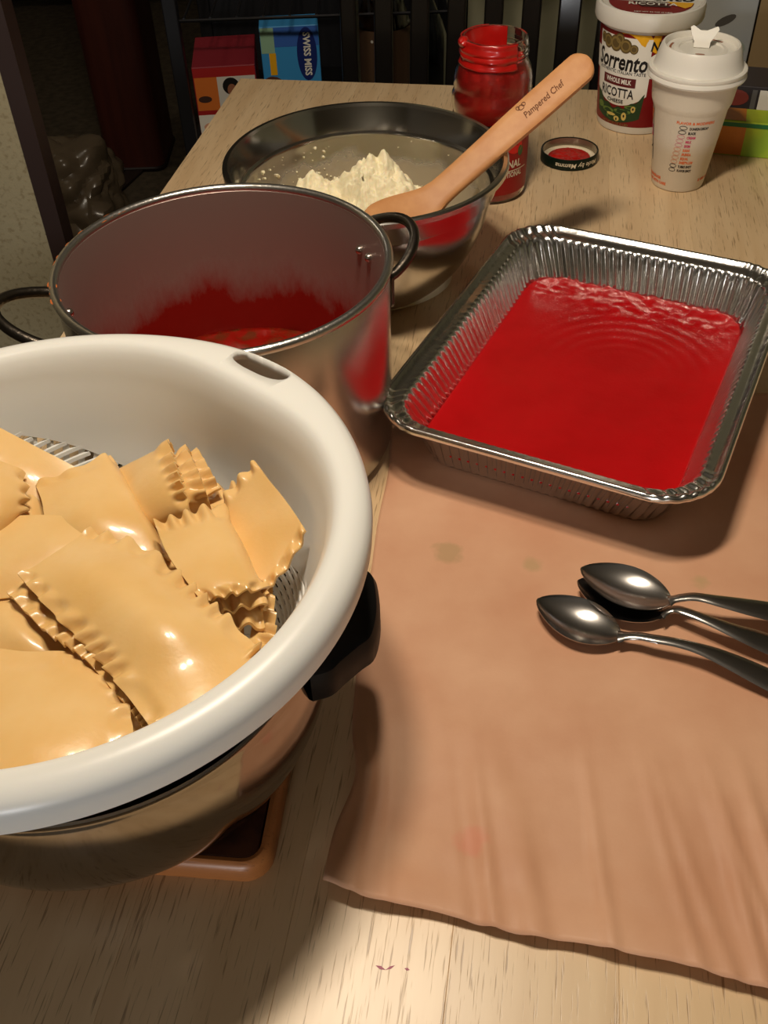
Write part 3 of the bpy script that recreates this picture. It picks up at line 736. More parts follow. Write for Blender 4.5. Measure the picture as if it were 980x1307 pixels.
tsauce = mat('tomato_sauce', lin(182, 12, 18), .22, sss=.12, coat=.25, vary=(lin(172, 9, 14), 30, (1, 1, 1), .4, .7), bump=(420, .10, (1, 1, 1)))
def pan_sauce():
    nx, ny = 110, 140; hx, hy = HX-.0282, HY-.0282; V = []; Fc = []
    for j in range(ny+1):
        for i in range(nx+1):
            x, y = -1+2*i/nx, -1+2*j/ny
            # squircle-like rounding of the corners
            X, Y = x*hx, y*hy; r = .032
            ax, ay = abs(X)-(hx-r), abs(Y)-(hy-r)
            if ax > 0 and ay > 0:
                m = max(ax, ay); L = math.hypot(ax, ay); q = m/L; X = math.copysign(hx-r+ax*q, X); Y = math.copysign(hy-r+ay*q, Y)
            e = max(abs(x), abs(y))
            back = sstep(.52, .98, (Y/hy)*.9+.12*noise.noise((X*14, Y*6, 1)))
            zz = .0175-.0015*(1-e)+back*(.0035+.0022*noise.noise((X*90, Y*90, 2))+.0014*noise.noise((X*220, Y*220, 6)))
            zz += .00022*noise.noise((X*60, Y*60, 9))
            rad = math.hypot(X-.02, Y-.02); zz += .00016*math.sin(rad*520)*sstep(.02, .05, rad)*sstep(.12, .07, rad)*(1 if Y > .01 else .2)
            V.append((X, Y, zz))
    for j in range(ny):
        for i in range(nx): a = j*(nx+1)+i; Fc.append((a, a+1, a+nx+2, a+nx+1))
    return V, Fc
def fit_sauce():
    d = pan_sauce(); bm = bmesh.new(); vs = [bm.verts.new(v) for v in d[0]]
    for f in d[1]: bm.faces.new([vs[i] for i in f])
    ed = [e for e in bm.edges if len(e.link_faces) == 1]; r = bmesh.ops.extrude_edge_only(bm, edges=ed)
    nv = [g for g in r['geom'] if isinstance(g, bmesh.types.BMVert)]
    for v in nv: v.co.z = .0022; v.co.x *= .935; v.co.y *= .955
    bmesh.ops.holes_fill(bm, edges=[g for g in r['geom'] if isinstance(g, bmesh.types.BMEdge)], sides=0); return bm
ps = ob('tomato_sauce', fit_sauce(), tsauce, angle=180); ps.location = FC; ps.rotation_euler.z = PA
tag(ps, 'bright red tomato sauce spread over the bottom of the foil pan', 'sauce')

# ================================================================== MIXING BOWL, RICOTTA, WOODEN SPOON
BC, BR, BH = Vector((-.0054, .8988, 0)), .133, .135
bowl = thing('mixing_bowl', BC, 'large steel mixing bowl holding ricotta and a wooden spoon behind the sauce pot', 'bowl')
bowlm = mat('bowl_steel', (.56, .54, .51, 1), .20, 1.0, bump=(25, .03, (1, 1, 1)))
def bowl_in_mat():
    m = bpy.data.materials.new('milky_bowl_steel'); m.use_nodes = True; nt = m.node_tree; N = nt.nodes.new; L = nt.links.new; b = nt.nodes['Principled BSDF']
    tc = N('ShaderNodeTexCoord'); sp = N('ShaderNodeSeparateXYZ'); L(tc.outputs['Object'], sp.inputs[0]); n = N('ShaderNodeTexNoise'); n.inputs['Scale'].default_value = 28; n.inputs['Detail'].default_value = 6; L(tc.outputs['Object'], n.inputs['Vector'])
    a = N('ShaderNodeMath'); a.operation = 'MULTIPLY_ADD'; a.inputs[1].default_value = -.05; L(n.outputs['Fac'], a.inputs[0]); L(sp.outputs['Z'], a.inputs[2])
    mr = N('ShaderNodeMapRange'); mr.inputs[1].default_value = .052; mr.inputs[2].default_value = .064; mr.inputs[3].default_value = 1; mr.inputs[4].default_value = 0; L(a.outputs[0], mr.inputs[0])
    mx = N('ShaderNodeMix'); mx.data_type = 'RGBA'; L(mr.outputs[0], mx.inputs[0]); mx.inputs[6].default_value = (.60, .58, .55, 1); mx.inputs[7].default_value = lin(172, 160, 138); L(mx.outputs[2], b.inputs['Base Color'])
    m2 = N('ShaderNodeMapRange'); m2.inputs[3].default_value = 1; m2.inputs[4].default_value = .35; L(mr.outputs[0], m2.inputs[0]); L(m2.outputs[0], b.inputs['Metallic'])
    m3 = N('ShaderNodeMapRange'); m3.inputs[3].default_value = .14; m3.inputs[4].default_value = .38; L(mr.outputs[0], m3.inputs[0]); L(m3.outputs[0], b.inputs['Roughness']); return m
bprof = [tuple(p)[:2] for p in catmull([(r, z, 0) for r, z in ((0, 0), (.030, 0), (.047, .0005), (.056, .003), (.074, .015), (.092, .035), (.105, .057), (.113, .077), (.1175, .096), (.1190, .107))], 48)]+[(.1196, .1085), (.1225, .1095), (.1250, .120)]
BIN = interp([(.0035, .044), (.006, .054), (.018, .071), (.038, .089), (.060, .102), (.080, .110), (.098, .1145), (.107, .116), (.110, .119), (.14, .123)])
ob('body', lathe(bprof+[(.1285, BH-.003)], 128), bowlm, bowl)
ob('inside', lathe([(0, .0035)]+[(max(0, r-.003), max(.0035, z+.003*(1-min(1, z/.09)))) for r, z in bprof[4:-3]]+[(.1165, .1085), (.1195, .1100), (.1225, .120), (.1270, BH-.003)], 128), bowl_in_mat(), bowl)
ob('rim', lathe([(.1270, BH-.003), (.1280, BH), (.1315, BH), (.1330, BH-.0015), (.1330, BH-.006), (.1320, BH-.0065), (.1310, BH-.003), (.1285, BH-.003)], 128, True), bowlm, bowl)
curd = mat('ricotta', lin(248, 236, 200), .55, sss=.2, bump=(260, .5, (1, 1, 1)))
# smears and crumbs of curd on the bowl wall
rr = random.Random(11); cr = []
for k in range(150):
    a = R(rr.uniform(20, 190)); zz = rr.uniform(.03, .105)
    if rr.random() < .5: a = R(rr.gauss(140, 22)); zz = rr.uniform(.05, .10)
    r = BIN(zz)-.0004; s = rr.choice([.0004, .0005, .0007, .0009, .0016]); c = Vector((r*math.cos(a), r*math.sin(a), zz))
    bm = bmesh.new(); bmesh.ops.create_icosphere(bm, subdivisions=1, radius=1)
    V = [c+Vector((v.co.x*s*rr.uniform(.7, 1.4), v.co.y*s*rr.uniform(.7, 1.4), v.co.z*s*rr.uniform(.7, 1.6))) for v in bm.verts]; bm.verts.index_update(); Fc = [tuple(v.index for v in f.verts) for f in bm.faces]; bm.free(); cr.append((V, Fc))
ck = ob('curd_crumbs', merge(*cr), curd, bowl); ck['kind'] = 'stuff'
def ricotta():
    nx, ny = 150, 110; V = []; Fc = []
    # local frame around the bowl centre
    def hgt(x, y):
        h = .058*math.exp(-(((x-.004)/.038)**2+((y-.028)/.034)**2))+.048*math.exp(-(((x+.060)/.026)**2+((y-.036)/.028)**2))+.030*math.exp(-(((x-.050)/.04)**2+((y-.0)/.04)**2))+.020*math.exp(-((x/.085)**2+((y-.0)/.06)**2))
        lump = noise.noise((x*55, y*55, 1))*.012+noise.noise((x*130, y*130, 5))*.0075+abs(noise.noise((x*260, y*260, 8)))*.005
        return h, lump
    nr, na = 84, 210; V = []; 
    V.append((0, 0, .06))
    h0, l0 = hgt(0, 0); V[0] = (0, 0, .012+h0+l0)
    for i in range(1, nr+1):
        t = i/nr
        for j in range(na):
            a = 2*PI*j/na
            x = .088*t*math.cos(a)-.004; y = .070*t*math.sin(a)+.010
            h, l = hgt(x, y); q = math.hypot(x, y)
            # floor of the bowl under it
            fl = .0042 if q < .044 else .0042+(q-.044)**2*14
            zz = .004+(h+l*.9+.012)*(1-sstep(.80, 1, t))
            V.append((x, y, max(zz, fl+.0005 if q > .044 else .0042)))
    for j in range(na): Fc.append((0, 1+j, 1+(j+1) % na))
    for i in range(nr-1):
        for j in range(na): Fc.append((1+i*na+j, 1+i*na+(j+1) % na, 1+(i+1)*na+(j+1) % na, 1+(i+1)*na+j))
    return V, Fc
V, Fc = ricotta(); V = [Vector(v) for v in V]
for v in V:
    v.z += .026
    q = math.hypot(v.x, v.y); lim = BIN(v.z)-.001
    if q > lim: v.x *= lim/q; v.y *= lim/q
rc = ob('ricotta_mound', close_down((V, Fc), .0045), curd, angle=180); rc.location = BC
tag(rc, 'lumpy white mound of ricotta cheese inside the steel mixing bowl', 'cheese')
# wooden spoon: from the cheese over the rim
def spoon_wood():
    rimp = at(640, 176, BH+.0095); tip_in = at(552, 254, .102); d = (rimp-tip_in).normalized()
    # find where the straight handle ends (px x = 742)
    lo, hi = .05, .5
    def px(p):
        q = p-Vector((0, 0, CAMZ)); w = -q.dot(CB); return W_/2+F_*q.dot(CR)/w, H_/2-F_*q.dot(CU)/w
    for _ in range(50):
        mid = (lo+hi)/2
        if px(tip_in+d*mid)[0] < 752: lo = mid
        else: hi = mid
    L = lo; end = tip_in+d*L
    print('SPOON', px(end), L, end, px(rimp))
    side = d.cross(Vector((0, 0, 1))).normalized()
    # tilt the flat face to the lens side
    upv = side.cross(d).normalized(); upv = (upv+side*(.62)).normalized(); side = d.cross(upv).normalized()
    # blade bends down into the cheese
    bl = d.copy(); pts = []; 
    path = [(tip_in+d*s) for s in [L-x for x in (0, .0005, .0015, .003, .005, .0075, .0105, .014)]+[L*i/20 for i in range(18, -1, -1)]]
    cur = tip_in.copy(); dirv = -d.copy()
    hor = Vector((-d.x, -d.y, 0)).normalized(); turn = (hor*.97+Vector((0, 0, -.06))+Vector((0, -1, 0))*.22).normalized()
    for k in range(14):
        dirv = (dirv*.78+turn*.22).normalized(); cur = cur+dirv*.0052; path.append(cur.copy())
    n = len(path); V = []; Fc = []; nc = 14
    tot = L+.073; s = 0
    for i, p in enumerate(path):
        if i: s += (path[i]-path[i-1]).length
        if s < .012: hw = .0150*math.sqrt(max(.02, 1-((.012-s)/.0125)**2))
        elif s < .045: hw = .0150
        elif s < L-.01: hw = .0150-.0022*sstep(.045, L-.02, s)
        else: hw = .0128+.014*sstep(L-.015, L+.045, s)
        if s > L+.05: hw *= math.sqrt(max(.03, 1-((s-L-.05)/.026)**2))
        ht = .0048 if s < L else .0048-.0022*sstep(L, L+.05, s)
        t = (path[min(i+1, n-1)]-path[max(i-1, 0)]).normalized(); sd = (side-t*side.dot(t)).normalized(); up = sd.cross(t).normalized(); up = up if up.z > 0 else -up
        for k in range(nc):
            a = 2*PI*k/nc; ca, sa = math.cos(a), math.sin(a)
            V.append(p+sd*hw*math.copysign(abs(ca)**.45, ca)+up*ht*math.copysign(abs(sa)**.5, sa))
    for i in range(n-1):
        for k in range(nc): Fc.append((i*nc+k, i*nc+(k+1) % nc, (i+1)*nc+(k+1) % nc, (i+1)*nc+k))
    Fc.append(tuple(range(nc))); Fc.append(tuple(range((n-1)*nc, n*nc)))
    return V, Fc, end, d, side, upv, L
V, Fc, wend, wd_, wside, wup, wL = spoon_wood()
wsp = thing('wooden_spoon', wend, 'flat wooden mixing spoon leaning over the rim of the steel bowl', 'spoon')
spwood = mat('spoon_wood', lin(206, 150, 98), .5, vary=(lin(190, 130, 80), 60, (1, 1, 1), .3, .7), bump=(200, .06, (1, 1, 1)))
ob('body', ([v-wend for v in V], Fc), spwood, wsp, angle=50)
burn = mat('burnt_lettering', lin(112, 66, 34), .7)
ux_, uy_ = wd_, wup.cross(wd_).normalized()
tdat = shift(text2d('Pampered Chef', .0088, .0001, .25, sx=.82), -wL*0+0, 0)
# text runs up the handle towards the end
uyt = uy_ if (uy_.dot(CU) > 0) else -uy_
org = -wd_*.056+wup*.00505
ob('lettering', plane3(tdat, org+uyt*(-.001), wd_, uyt), burn, wsp, smooth=False)
logo = merge2 = [ring2d(-.019, .0075, .0032, .0026, .0007, 14), ring2d(-.0155, .0085, .0022, .0020, .0006, 12), ring2d(-.022, .0088, .0018, .0022, .0006, 12)]
LV, LF = [], []
for d in logo:
    o_ = len(LV); LV += d[0]; LF += [tuple(i+o_ for i in f) for f in d[1]]
ob('emblem', plane3((LV, LF), org+uyt*.0002, wd_, uyt), burn, wsp, smooth=False)

# ================================================================== SAUCE JAR
JC = Vector((.135, 1.103, 0))
jar = thing('sauce_jar', JC, 'open glass jar of red pasta sauce with smeared neck behind the steel bowl', 'jar')
glass = mat('jar_glass', (.95, .97, .95, 1), .03, trans=1.0, ior=1.3)
jo = [(.0, 0), (.036, 0), (.0405, .003), (.0425, .008), (.0425, .094), (.044, .098), (.0448, .104), (.0445, .113), (.0425, .118), (.0428, .122), (.0425, .132), (.0405, .140), (.0375, .146), (.0355, .150), (.0352, .153), (.0368, .1545), (.0368, .157), (.0355, .1585), (.0365, .1605), (.0365, .163), (.0352, .1645), (.0350, .170), (.0340, .1715)]
JOUT = interp([(0, .036), (.003, .0405), (.008, .0425), (.094, .0425), (.098, .044), (.104, .0448), (.113, .0445), (.118, .0425), (.14, .0405), (.17, .035)])
ji = [(max(0, r-.0022), z) for r, z in reversed(jo)][:-2]
ob('glass', lathe(jo+ji+[(0, .003)], 72), glass, jar)
jred = mat('jar_sauce', lin(190, 24, 18), .3, sss=.1, coat=.5, vary=(lin(170, 18, 14), 30, (1, 1, 1), .4, .65))
ins = [(max(0, r-.0030), max(.0038, z)) for r, z in jo if z < .1495]
ob('sauce', lathe([(0, .0038)]+ins[1:]+[(.0325, .150), (.030, .149), (.028, .143), (.012, .141), (0, .141)], 72), jred, jar)
def neck_smear():
    V = []; Fc = []; n = 60; zs = [.146+.0256*k/12 for k in range(13)]
    rf = interp([(.14, .0405), (.146, .0375), (.150, .0355), (.153, .0352), (.1545, .0368), (.157, .0368), (.1585, .0355), (.1605, .0365), (.163, .0365), (.1645, .0352), (.172, .0352)])
    for i in range(n+1):
        a = R(95+210*i/n)
        for zz in zs:
            e = min(i, n-i)/n; V.append(((rf(zz)+.0006+.0012*noise.noise((a*3, zz*90, 0))*(1 if e > .04 else 0)+.0004)*math.cos(a), (rf(zz)+.0006+.0012*noise.noise((a*3, zz*90, 0))+.0004)*math.sin(a), zz))
    k = len(zs)
    for i in range(n):
        for j in range(k-1): Fc.append((i*k+j, (i+1)*k+j, (i+1)*k+j+1, i*k+j+1))
    return V, Fc
sme = ob('smear', neck_smear(), jred, jar); s_ = sme.modifiers.new('t', 'SOLIDIFY'); s_.thickness = .0012; s_.offset = -1
inner_smear = ob('smear', lathe([(.0322, .150), (.0325, .1700), (.0331, .1712), (.0331, .150)], 48, True, R(60), R(300)), jred, jar)
bm = bmesh.new(); bmesh.ops.create_icosphere(bm, subdivisions=3, radius=.006)
for v in bm.verts: v.co = Vector((v.co.x*1.0-.0335, v.co.y*1.7-.006, v.co.z*.9+.168))+v.normal*.001*noise.noise(v.co*300)
ob('sauce_drip', bm, jred, jar)
pj = math.atan2(-JC.y, -JC.x)                    # side that faces the table's near end
lred = mat('label_red', lin(150, 16, 14), .45); lcream = mat('label_cream', lin(232, 222, 196), .45); lblack = mat('label_black', lin(24, 22, 20), .45); lgreen = mat('label_green', lin(60, 92, 44), .5); ltan = mat('label_tan', lin(196, 150, 96), .5)
LR = lambda z: .0426
lab = ob('label', wrap(grid2d(-.085, .085, .012, .092, 60, 1), LR, pj, .0002, .0426), lred, jar)
ob('lettering', wrap(shift(text2d('ORIGINAL', .0118, .0003, sx=.80), .018, .046), LR, pj, .0006, .0426), lcream, lab, smooth=False)
ob('lettering', wrap(shift(text2d('TRADITIONAL', .0088, .0002, sx=.68), .0225, .0345), LR, pj, .0006, .0426), lcream, lab, smooth=False)
ob('stripe', wrap(grid2d(-.05, .05, .0385, .0395, 40), LR, pj, .0005, .0426), lcream, lab, smooth=False)
ob('stripe', wrap(grid2d(-.085, .085, .0895, .092, 60), LR, pj, .0005, .0426), lblack, lab, smooth=False)
ob('stripe', wrap(grid2d(-.085, .085, .080, .0895, 60), LR, pj, .0005, .0426), lcream, lab, smooth=False)
for cx, cy, a_, b_, m_ in ((.012, .066, .011, .009, mat('label_tomato', lin(206, 30, 22), .4)), (.030, .066, .010, .008, mat('label_tomato', lin(206, 30, 22), .4)), (.024, .075, .009, .0035, lgreen), (.036, .073, .007, .003, lcream), (.038, .060, .004, .006, lgreen)):
    ob('picture', wrap(ellipse2d(cx, cy, a_, b_), LR, pj, .0008+.0001*cy, .0426), m_, lab, smooth=False)

# jar lid, upside down
lidc = (at(690, 197, .006)+at(763, 197, .006))*.5; LDR = .0348
lid = thing('jar_lid', Vector((lidc.x, lidc.y, 0)), 'dark green metal jar lid lying upside down with red sauce inside', 'lid')
lg = mat('lid_green', lin(18, 34, 24), .3, .3)
ob('shell', lathe([(0, 0), (LDR-.002, 0), (LDR, .0012), (LDR, .0125), (LDR-.0005, .0135), (LDR-.0015, .0135), (LDR-.002, .0125), (LDR-.002, .0018), (0, .0012)], 72), lg, lid)
ob('liner', lathe([(0, .0018), (LDR-.0062, .0018), (LDR-.0045, .0035), (LDR-.0022, .0035)], 64), mat('lid_liner', lin(232, 218, 190), .35), lid)
ob('inner_side', lathe([(LDR-.0021, .0030), (LDR-.0021, .0128)], 64), mat('lid_lacquer', lin(150, 138, 116), .25, .6), lid)
d = disc_blob(.0255, .0034, .0018, 16, 60, 150, 9, .002)
ob('sauce_residue', close_down(d, .0019), jred, lid, angle=180)
fl_ = math.atan2(-lidc.y, -lidc.x)+R(14)
# the lid lies upside down, so its script reads upside down
tl = text2d('Made by Mamma', .0078, .0001, .2, sx=1.05); tl = ([(-x, -y) for x, y in tl[0]], tl[1])
ob('lettering', wrap(shift(tl, .004, .0068), lambda zz: LDR, fl_, .0003), lcream, lid, smooth=False)

# ================================================================== RICOTTA TUB
UC = Vector((.344, 1.287, 0)); UH = .122
TR = interp([(0, .0470), (.004, .0482), (.006, .0486), (.06, .0530), (.0605, .0534), (.105, .0568), (.107, .0590), (.118, .0605)])
tub = thing('ricotta_tub', UC, 'dark red and white ricotta cheese tub with a printed lid behind the paper cup', 'tub')
tub.scale = (1, 1, 1.18)
wp = mat('tub_white', lin(226, 222, 212), .35, sss=.05)
ob('body', lathe([(0, 0), (.045, 0), (.047, .0008), (.0486, .006), (.0530, .060), (.0534, .0605), (.0568, .105), (.0590, .107), (.0605, .118), (0, .118)], 96), wp, tub)
lidt = ob('lid', lathe([(.0612, .108), (.0640, .1085), (.0652, .111), (.0652, .121), (.0640, .1245), (.0615, .1255), (.0590, .1245), (.0575, .1225), (0, .1225)], 96), wp, tub)
pu = math.atan2(-UC.y, -UC.x)
maroon = mat('tub_maroon', lin(128, 14, 20), .4); lwhite = mat('label_white', lin(238, 234, 222), .4); yel = mat('label_yellow', lin(240, 178, 26), .4); gold = mat('label_gold', lin(134, 112, 62), .5); dgold = mat('label_dark_gold', lin(96, 78, 42), .5)
art_black = mat('print_black', lin(22, 18, 18), .45); dgreen = mat('label_dark_green', lin(38, 66, 34), .5); mgreen = mat('label_mid_green', lin(104, 132, 58), .5); housec = mat('label_house', lin(222, 196, 110), .5); brownr = mat('label_brown', lin(96, 22, 24), .45)
RR_ = .053
U = lambda d, e=.0003: wrap(d, TR, pu, e, RR_)
lt = ob('label', U(grid2d(-.10, .10, .0085, .104, 72, 8)), maroon, tub)
ox = -.027
# white shield with curved foot
xs = [-.038+.076*i/36 for i in range(37)]
shield = strip2d([(x+ox, .0630) for x in xs], [(x+ox, .030+.012*(abs(x)/.038)**2-.0) for x in xs])
ob('shield', U(shield, .0005), lwhite, lt, smooth=False)
ob('shield', U(grid2d(-.036+ox, .036+ox, .082, .100, 36, 3), .0005), lwhite, lt, smooth=False)
ob('band', U(grid2d(-.046+ox, .066+ox, .061, .0835, 50, 3), .0007), lwhite, lt, smooth=False)
# yellow corner flash
ob('flash', U(([(-.028, .104), (-.014, .104), (0, .104), (.016, .104), (.05, .104), (.05, .085), (.030, .083), (.014, .0865), (-.002, .094)], [(0, 1, 8), (1, 2, 8), (2, 3, 7, 8), (3, 4, 5, 6, 7)]), .0009), yel, lt, smooth=False)
ob('lettering', U(shift(text2d('NEW', .013, .0003, .15), .022, .093, R(0)), .0012), art_black, lt, smooth=False)
for cx, cy, r in ((-.019, .0925, .0075), (-.007, .0925, .0085), (.006, .0915, .0075), (-.028, .094, .0055), (.016, .0895, .0050), (-.002, .0975, .006)):
    ob('coin', U(ellipse2d(cx+ox, cy, r, r*.95), .0010+.0001*cx), dgold, lt, smooth=False)
    ob('coin', U(ring2d(cx+ox, cy, r*.8, r*.76, r*.25), .0012+.0001*cx), gold, lt, smooth=False)
ob('lettering', U(shift(text2d('Sorrento', .0235, .0006, .18, sx=.80), ox-.001, .0748), .0011), art_black, lt, smooth=False)
ob('lettering', U(shift(text2d('AUTHENTIC ITALIAN TASTE', .0046, .00005, sx=1.12), ox+.001, .0648), .0011), art_black, lt, smooth=False)
ob('plaque', U(grid2d(-.023+ox, .023+ox, .0505, .0600, 24, 2), .0010), brownr, lt, smooth=False)
ob('lettering', U(shift(text2d('WHOLE MILK', .0068, .0002, sx=.85), ox, .0555), .0013), lwhite, lt, smooth=False)
ob('lettering', U(shift(text2d('RICOTTA', .0135, .0002, sx=.84), ox-.002, .0430), .0011), art_black, lt, smooth=False)
ob('lettering', U(shift(text2d('CHEESE', .0052, .0001, sx=1.35), ox-.002, .0345), .0011), art_black, lt, smooth=False)
# hillside picture
top = [(x+ox, .0275+.016*(abs(x)/.036)**2+.0015*math.sin(x*400)) for x in [-.036+.072*i/30 for i in range(31)]]
botm = [(x*.92+ox, .012+.006*(x/.036)**2) for x in [-.036+.072*i/30 for i in range(31)]]
ob('picture', U(strip2d(top, botm), .0007), dgreen, lt, smooth=False)
for cx, cy, a_, b_, m_, e_ in ((-.012, .023, .010, .0028, mgreen, .0009), (.010, .0245, .012, .0026, mgreen, .0009), (.020, .030, .008, .002, mgreen, .0009), (-.026, .026, .006, .0035, mgreen, .0009), (0, .017, .014, .003, mgreen, .00085), (-.006, .0195, .007, .0016, housec, .001), (.013, .0195, .0035, .0045, housec, .0011), (.003, .016, .004, .0028, housec, .0011), (.024, .028, .003, .0035, housec, .0011)):
    ob('picture', U(ellipse2d(cx+ox, cy, a_, b_, 12), e_), m_, lt, smooth=False)
for cx, cy in ((.013, .020), (.003, .0155), (.024, .0285)): ob('picture', U(ellipse2d(cx+ox, cy, .0012, .0016, 8), .0014), art_black, lt, smooth=False)
ob('lettering', U(shift(text2d('NET WT 32 OZ (2 LBS)', .0036, .00005, sx=1.1), ox, .0105), .0009), gold, lt, smooth=False)
# lid print, reads towards the near side
ex = Vector((-math.sin(pu), math.cos(pu), 0)); ey = Vector((-math.cos(pu), -math.sin(pu), 0))
LP = lambda d, e: plane3(d, (0, 0, .1225+e), ex, ey)
n = 48
half = [(.050*math.cos(PI+PI*i/n), .050*math.sin(PI+PI*i/n)*.98-.004) for i in range(n+1)]
ob('lid_print', LP(shape2d(half), .0004), maroon, tub, smooth=False)
ob('lid_print', LP(([(.018, -.004), (.050, -.004), (.047, -.018), (.040, -.026), (.026, -.014)], [(0, 1, 2, 3, 4)]), .0007), yel, tub, smooth=False)
ob('lid_print', LP(shape2d([(-.022, -.005), (.016, -.005), (.024, -.026), (-.010, -.026)]), .0007), mat('print_dark_red', lin(58, 14, 18), .4), tub, smooth=False)
ob('lettering', LP(shift(text2d('RICOTTA', .0135, .0003), .002, -.0155), .0010), lwhite, tub, smooth=False)
ob('lettering', LP(shift(text2d('NET WT 32 OZ (2 LBS)', .0044, .0001), .004, -.046), .0010), lwhite, tub, smooth=False)
ob('lettering', LP(shift(text2d('Sorrento', .030, .0006, .18, sx=.9), 0, .010), .0006), art_black, tub, smooth=False)
ob('lettering', LP(shift(text2d('WHOLE MILK', .0052, .0001), .004, -.0055), .0010), lwhite, tub, smooth=False)

# ================================================================== PAPER CUP
KC = Vector((.3568, 1.106, 0))
KR = interp([(0, .0292), (.09, .0405), (.0905, .0408), (.0965, .0432), (.0975, .0436), (.128, .0475)])
cup = thing('paper_cup', KC, 'tall white foam coffee cup with a printed checklist and white lid', 'cup')
cw = mat('cup_white', lin(226, 216, 198), .6, bump=(700, .12, (1, 1, 1))); lw = mat('cup_lid_white', lin(234, 230, 220), .36, sss=.05)
ob('body', lathe([(0, .002), (.0255, .002), (.0270, 0), (.0288, .001), (.0298, .004), (.0405, .09), (.0412, .0915), (.0432, .0965), (.0437, .099), (.0472, .127), (.0480, .129), (.0440, .129), (0, .124)], 96), cw, cup)
lidk = ob('lid', lathe([(.0478, .1225), (.0520, .1225), (.0530, .1245), (.0522, .1275), (.0516, .1285), (.0524, .1300), (.0520, .1325), (.0500, .1335), (.0478, .1330), (.0468, .1345), (.0445, .1440), (.0418, .1530), (.0402, .1555), (.0385, .1555), (.0370, .1530), (.0365, .1500), (.0280, .1488), (.0255, .1505), (.0235, .1505), (.0225, .1490), (0, .1488)], 96), lw, cup)
pk = math.atan2(-KC.y, -KC.x)
er, et = Vector((math.cos(pk), math.sin(pk), 0)), Vector((-math.sin(pk), math.cos(pk), 0))
# star-shaped peel tab standing up from the lid
st_ = [(-.008, 0), (-.0085, .006), (-.0125, .014), (-.0145, .0205), (-.0115, .0222), (-.004, .0178), (.001, .0168), (.006, .0190), (.0135, .0225), (.0155, .0195), (.0120, .0125), (.0085, .006), (.0082, 0)]
up_ = (Vector((0, 0, 1))*.80-er*.6).normalized(); nrm_ = up_.cross(et).normalized()
o0 = Vector((0, 0, .1495))+er*(-.002)
V = [o0+et*x+up_*y+nrm_*t for t in (-.0005, .0005) for x, y in st_]; n = len(st_)
ob('tab', (V, [tuple(range(n)), tuple(range(n, 2*n))]+[(i, (i+1) % n, n+(i+1) % n, n+i) for i in range(n)]), lw, lidk, smooth=False)
cof = mat('coffee_stain', lin(150, 84, 44), .3)
for a0, a1, rr0 in ((30, 75, .030), (140, 170, .031), (230, 262, .0295)):
    ob('stain', lathe([(rr0, .1494), (rr0+.003, .1496)], 14, False, R(a0), R(a1)), cof, lidk, smooth=False)
ob('stain', wrap2 := plane3(ellipse2d(0, 0, .005, .0022), er*.018+Vector((0, 0, .1494)), et, er), cof, lidk, smooth=False)
pink = mat('print_pink', lin(206, 60, 104), .5); orange = mat('print_orange', lin(236, 112, 48), .5); pblack = mat('print_cup_black', lin(36, 28, 26), .5)
pinkl = mat('print_pale_pink', lin(222, 150, 158), .5); orl = mat('print_pale_orange', lin(230, 170, 140), .5)
K = lambda d, e=.0004, off=0.0: wrap(d, KR, pk, e, .0385)
lines = [('DUNKIN DECAF', pblack, .0780, .0205), ('BLACK', pblack, .0728, .0085), ('CREAM', pink, .0676, .0095), ('MILK', pink, .0626, .0068), ('SKIM', pink, .0576, .0068), ('SUGAR', orange, .0526, .0082), ('SPLENDA', orange, .0476, .0110), ('EQUAL', orange, .0426, .0095), ("SWEET'N LOW", orange, .0376, .0170), ('TURBO SHOT', pblack, .0326, .0170), ('FLAVOR SHOT', pblack, .0276, .0185)]
tilt = -.04
for i, (s, m_, zz, w) in enumerate(lines):
    d = text2d(s, .0040, .00018, align='LEFT'); mxx = max(x for x, y in d[0]); d = ([(x*w*1.0/mxx, y) for x, y in d[0]], d[1])
    x0 = .0035-.0006*i
    ob('lettering', K(shift(d, x0, zz)), m_, cup, smooth=False)
    cm = pblack if i in (0, 1, 9, 10) else (pinkl if i < 5 else orl)
    ob('tick_oval', K(ring2d(x0-.0065, zz+.0008, .0043, .0024, .0006)), cm, cup, smooth=False)
d = text2d('FLAVOR & MODIFIERS', .0042, .00012); ob('lettering', K(shift(d, .0095, .0840)), orange, cup, smooth=False)
# logo on the left flank: black rounded outline with pink and orange lettering
def outline2d(hx, hy, r, w):
    a = rrect(hx, hy, r, 5); b_ = rrect(hx-w, hy-w, max(.001, r-w), 5); n = len(a)
    return a+b_, [(i, (i+1) % n, n+(i+1) % n, n+i) for i in range(n)]
ob('logo', K(shift(outline2d(.033, .0265, .008, .0014), -.079, .0690)), pblack, cup, smooth=False)
ob('lettering', K(shift(text2d("DUNKIN'", .0175, .0005, sx=.9), -.079, .080)), orange, cup, smooth=False)
ob('lettering', K(shift(text2d('DONUTS', .0175, .0005, sx=.9), -.079, .062)), pink, cup, smooth=False)
ob('logo', K(grid2d(-.0468, -.0452, .030, .048, 1, 2)), pblack, cup, smooth=False)
for dx, tx_ in ((-.052, 'CAUTION: THIS BEVERAGE'), (.045, 'IS VERY HOT!')):
    ob('lettering', K(shift(text2d(tx_, .0046, .0002), dx, .0140)), orange, cup, smooth=False)
ob('lettering', K(shift(text2d('EXTREMELY HOT! SIP WITH CARE', .0046, .0002), -.050, .0085)), orange, cup, smooth=False)

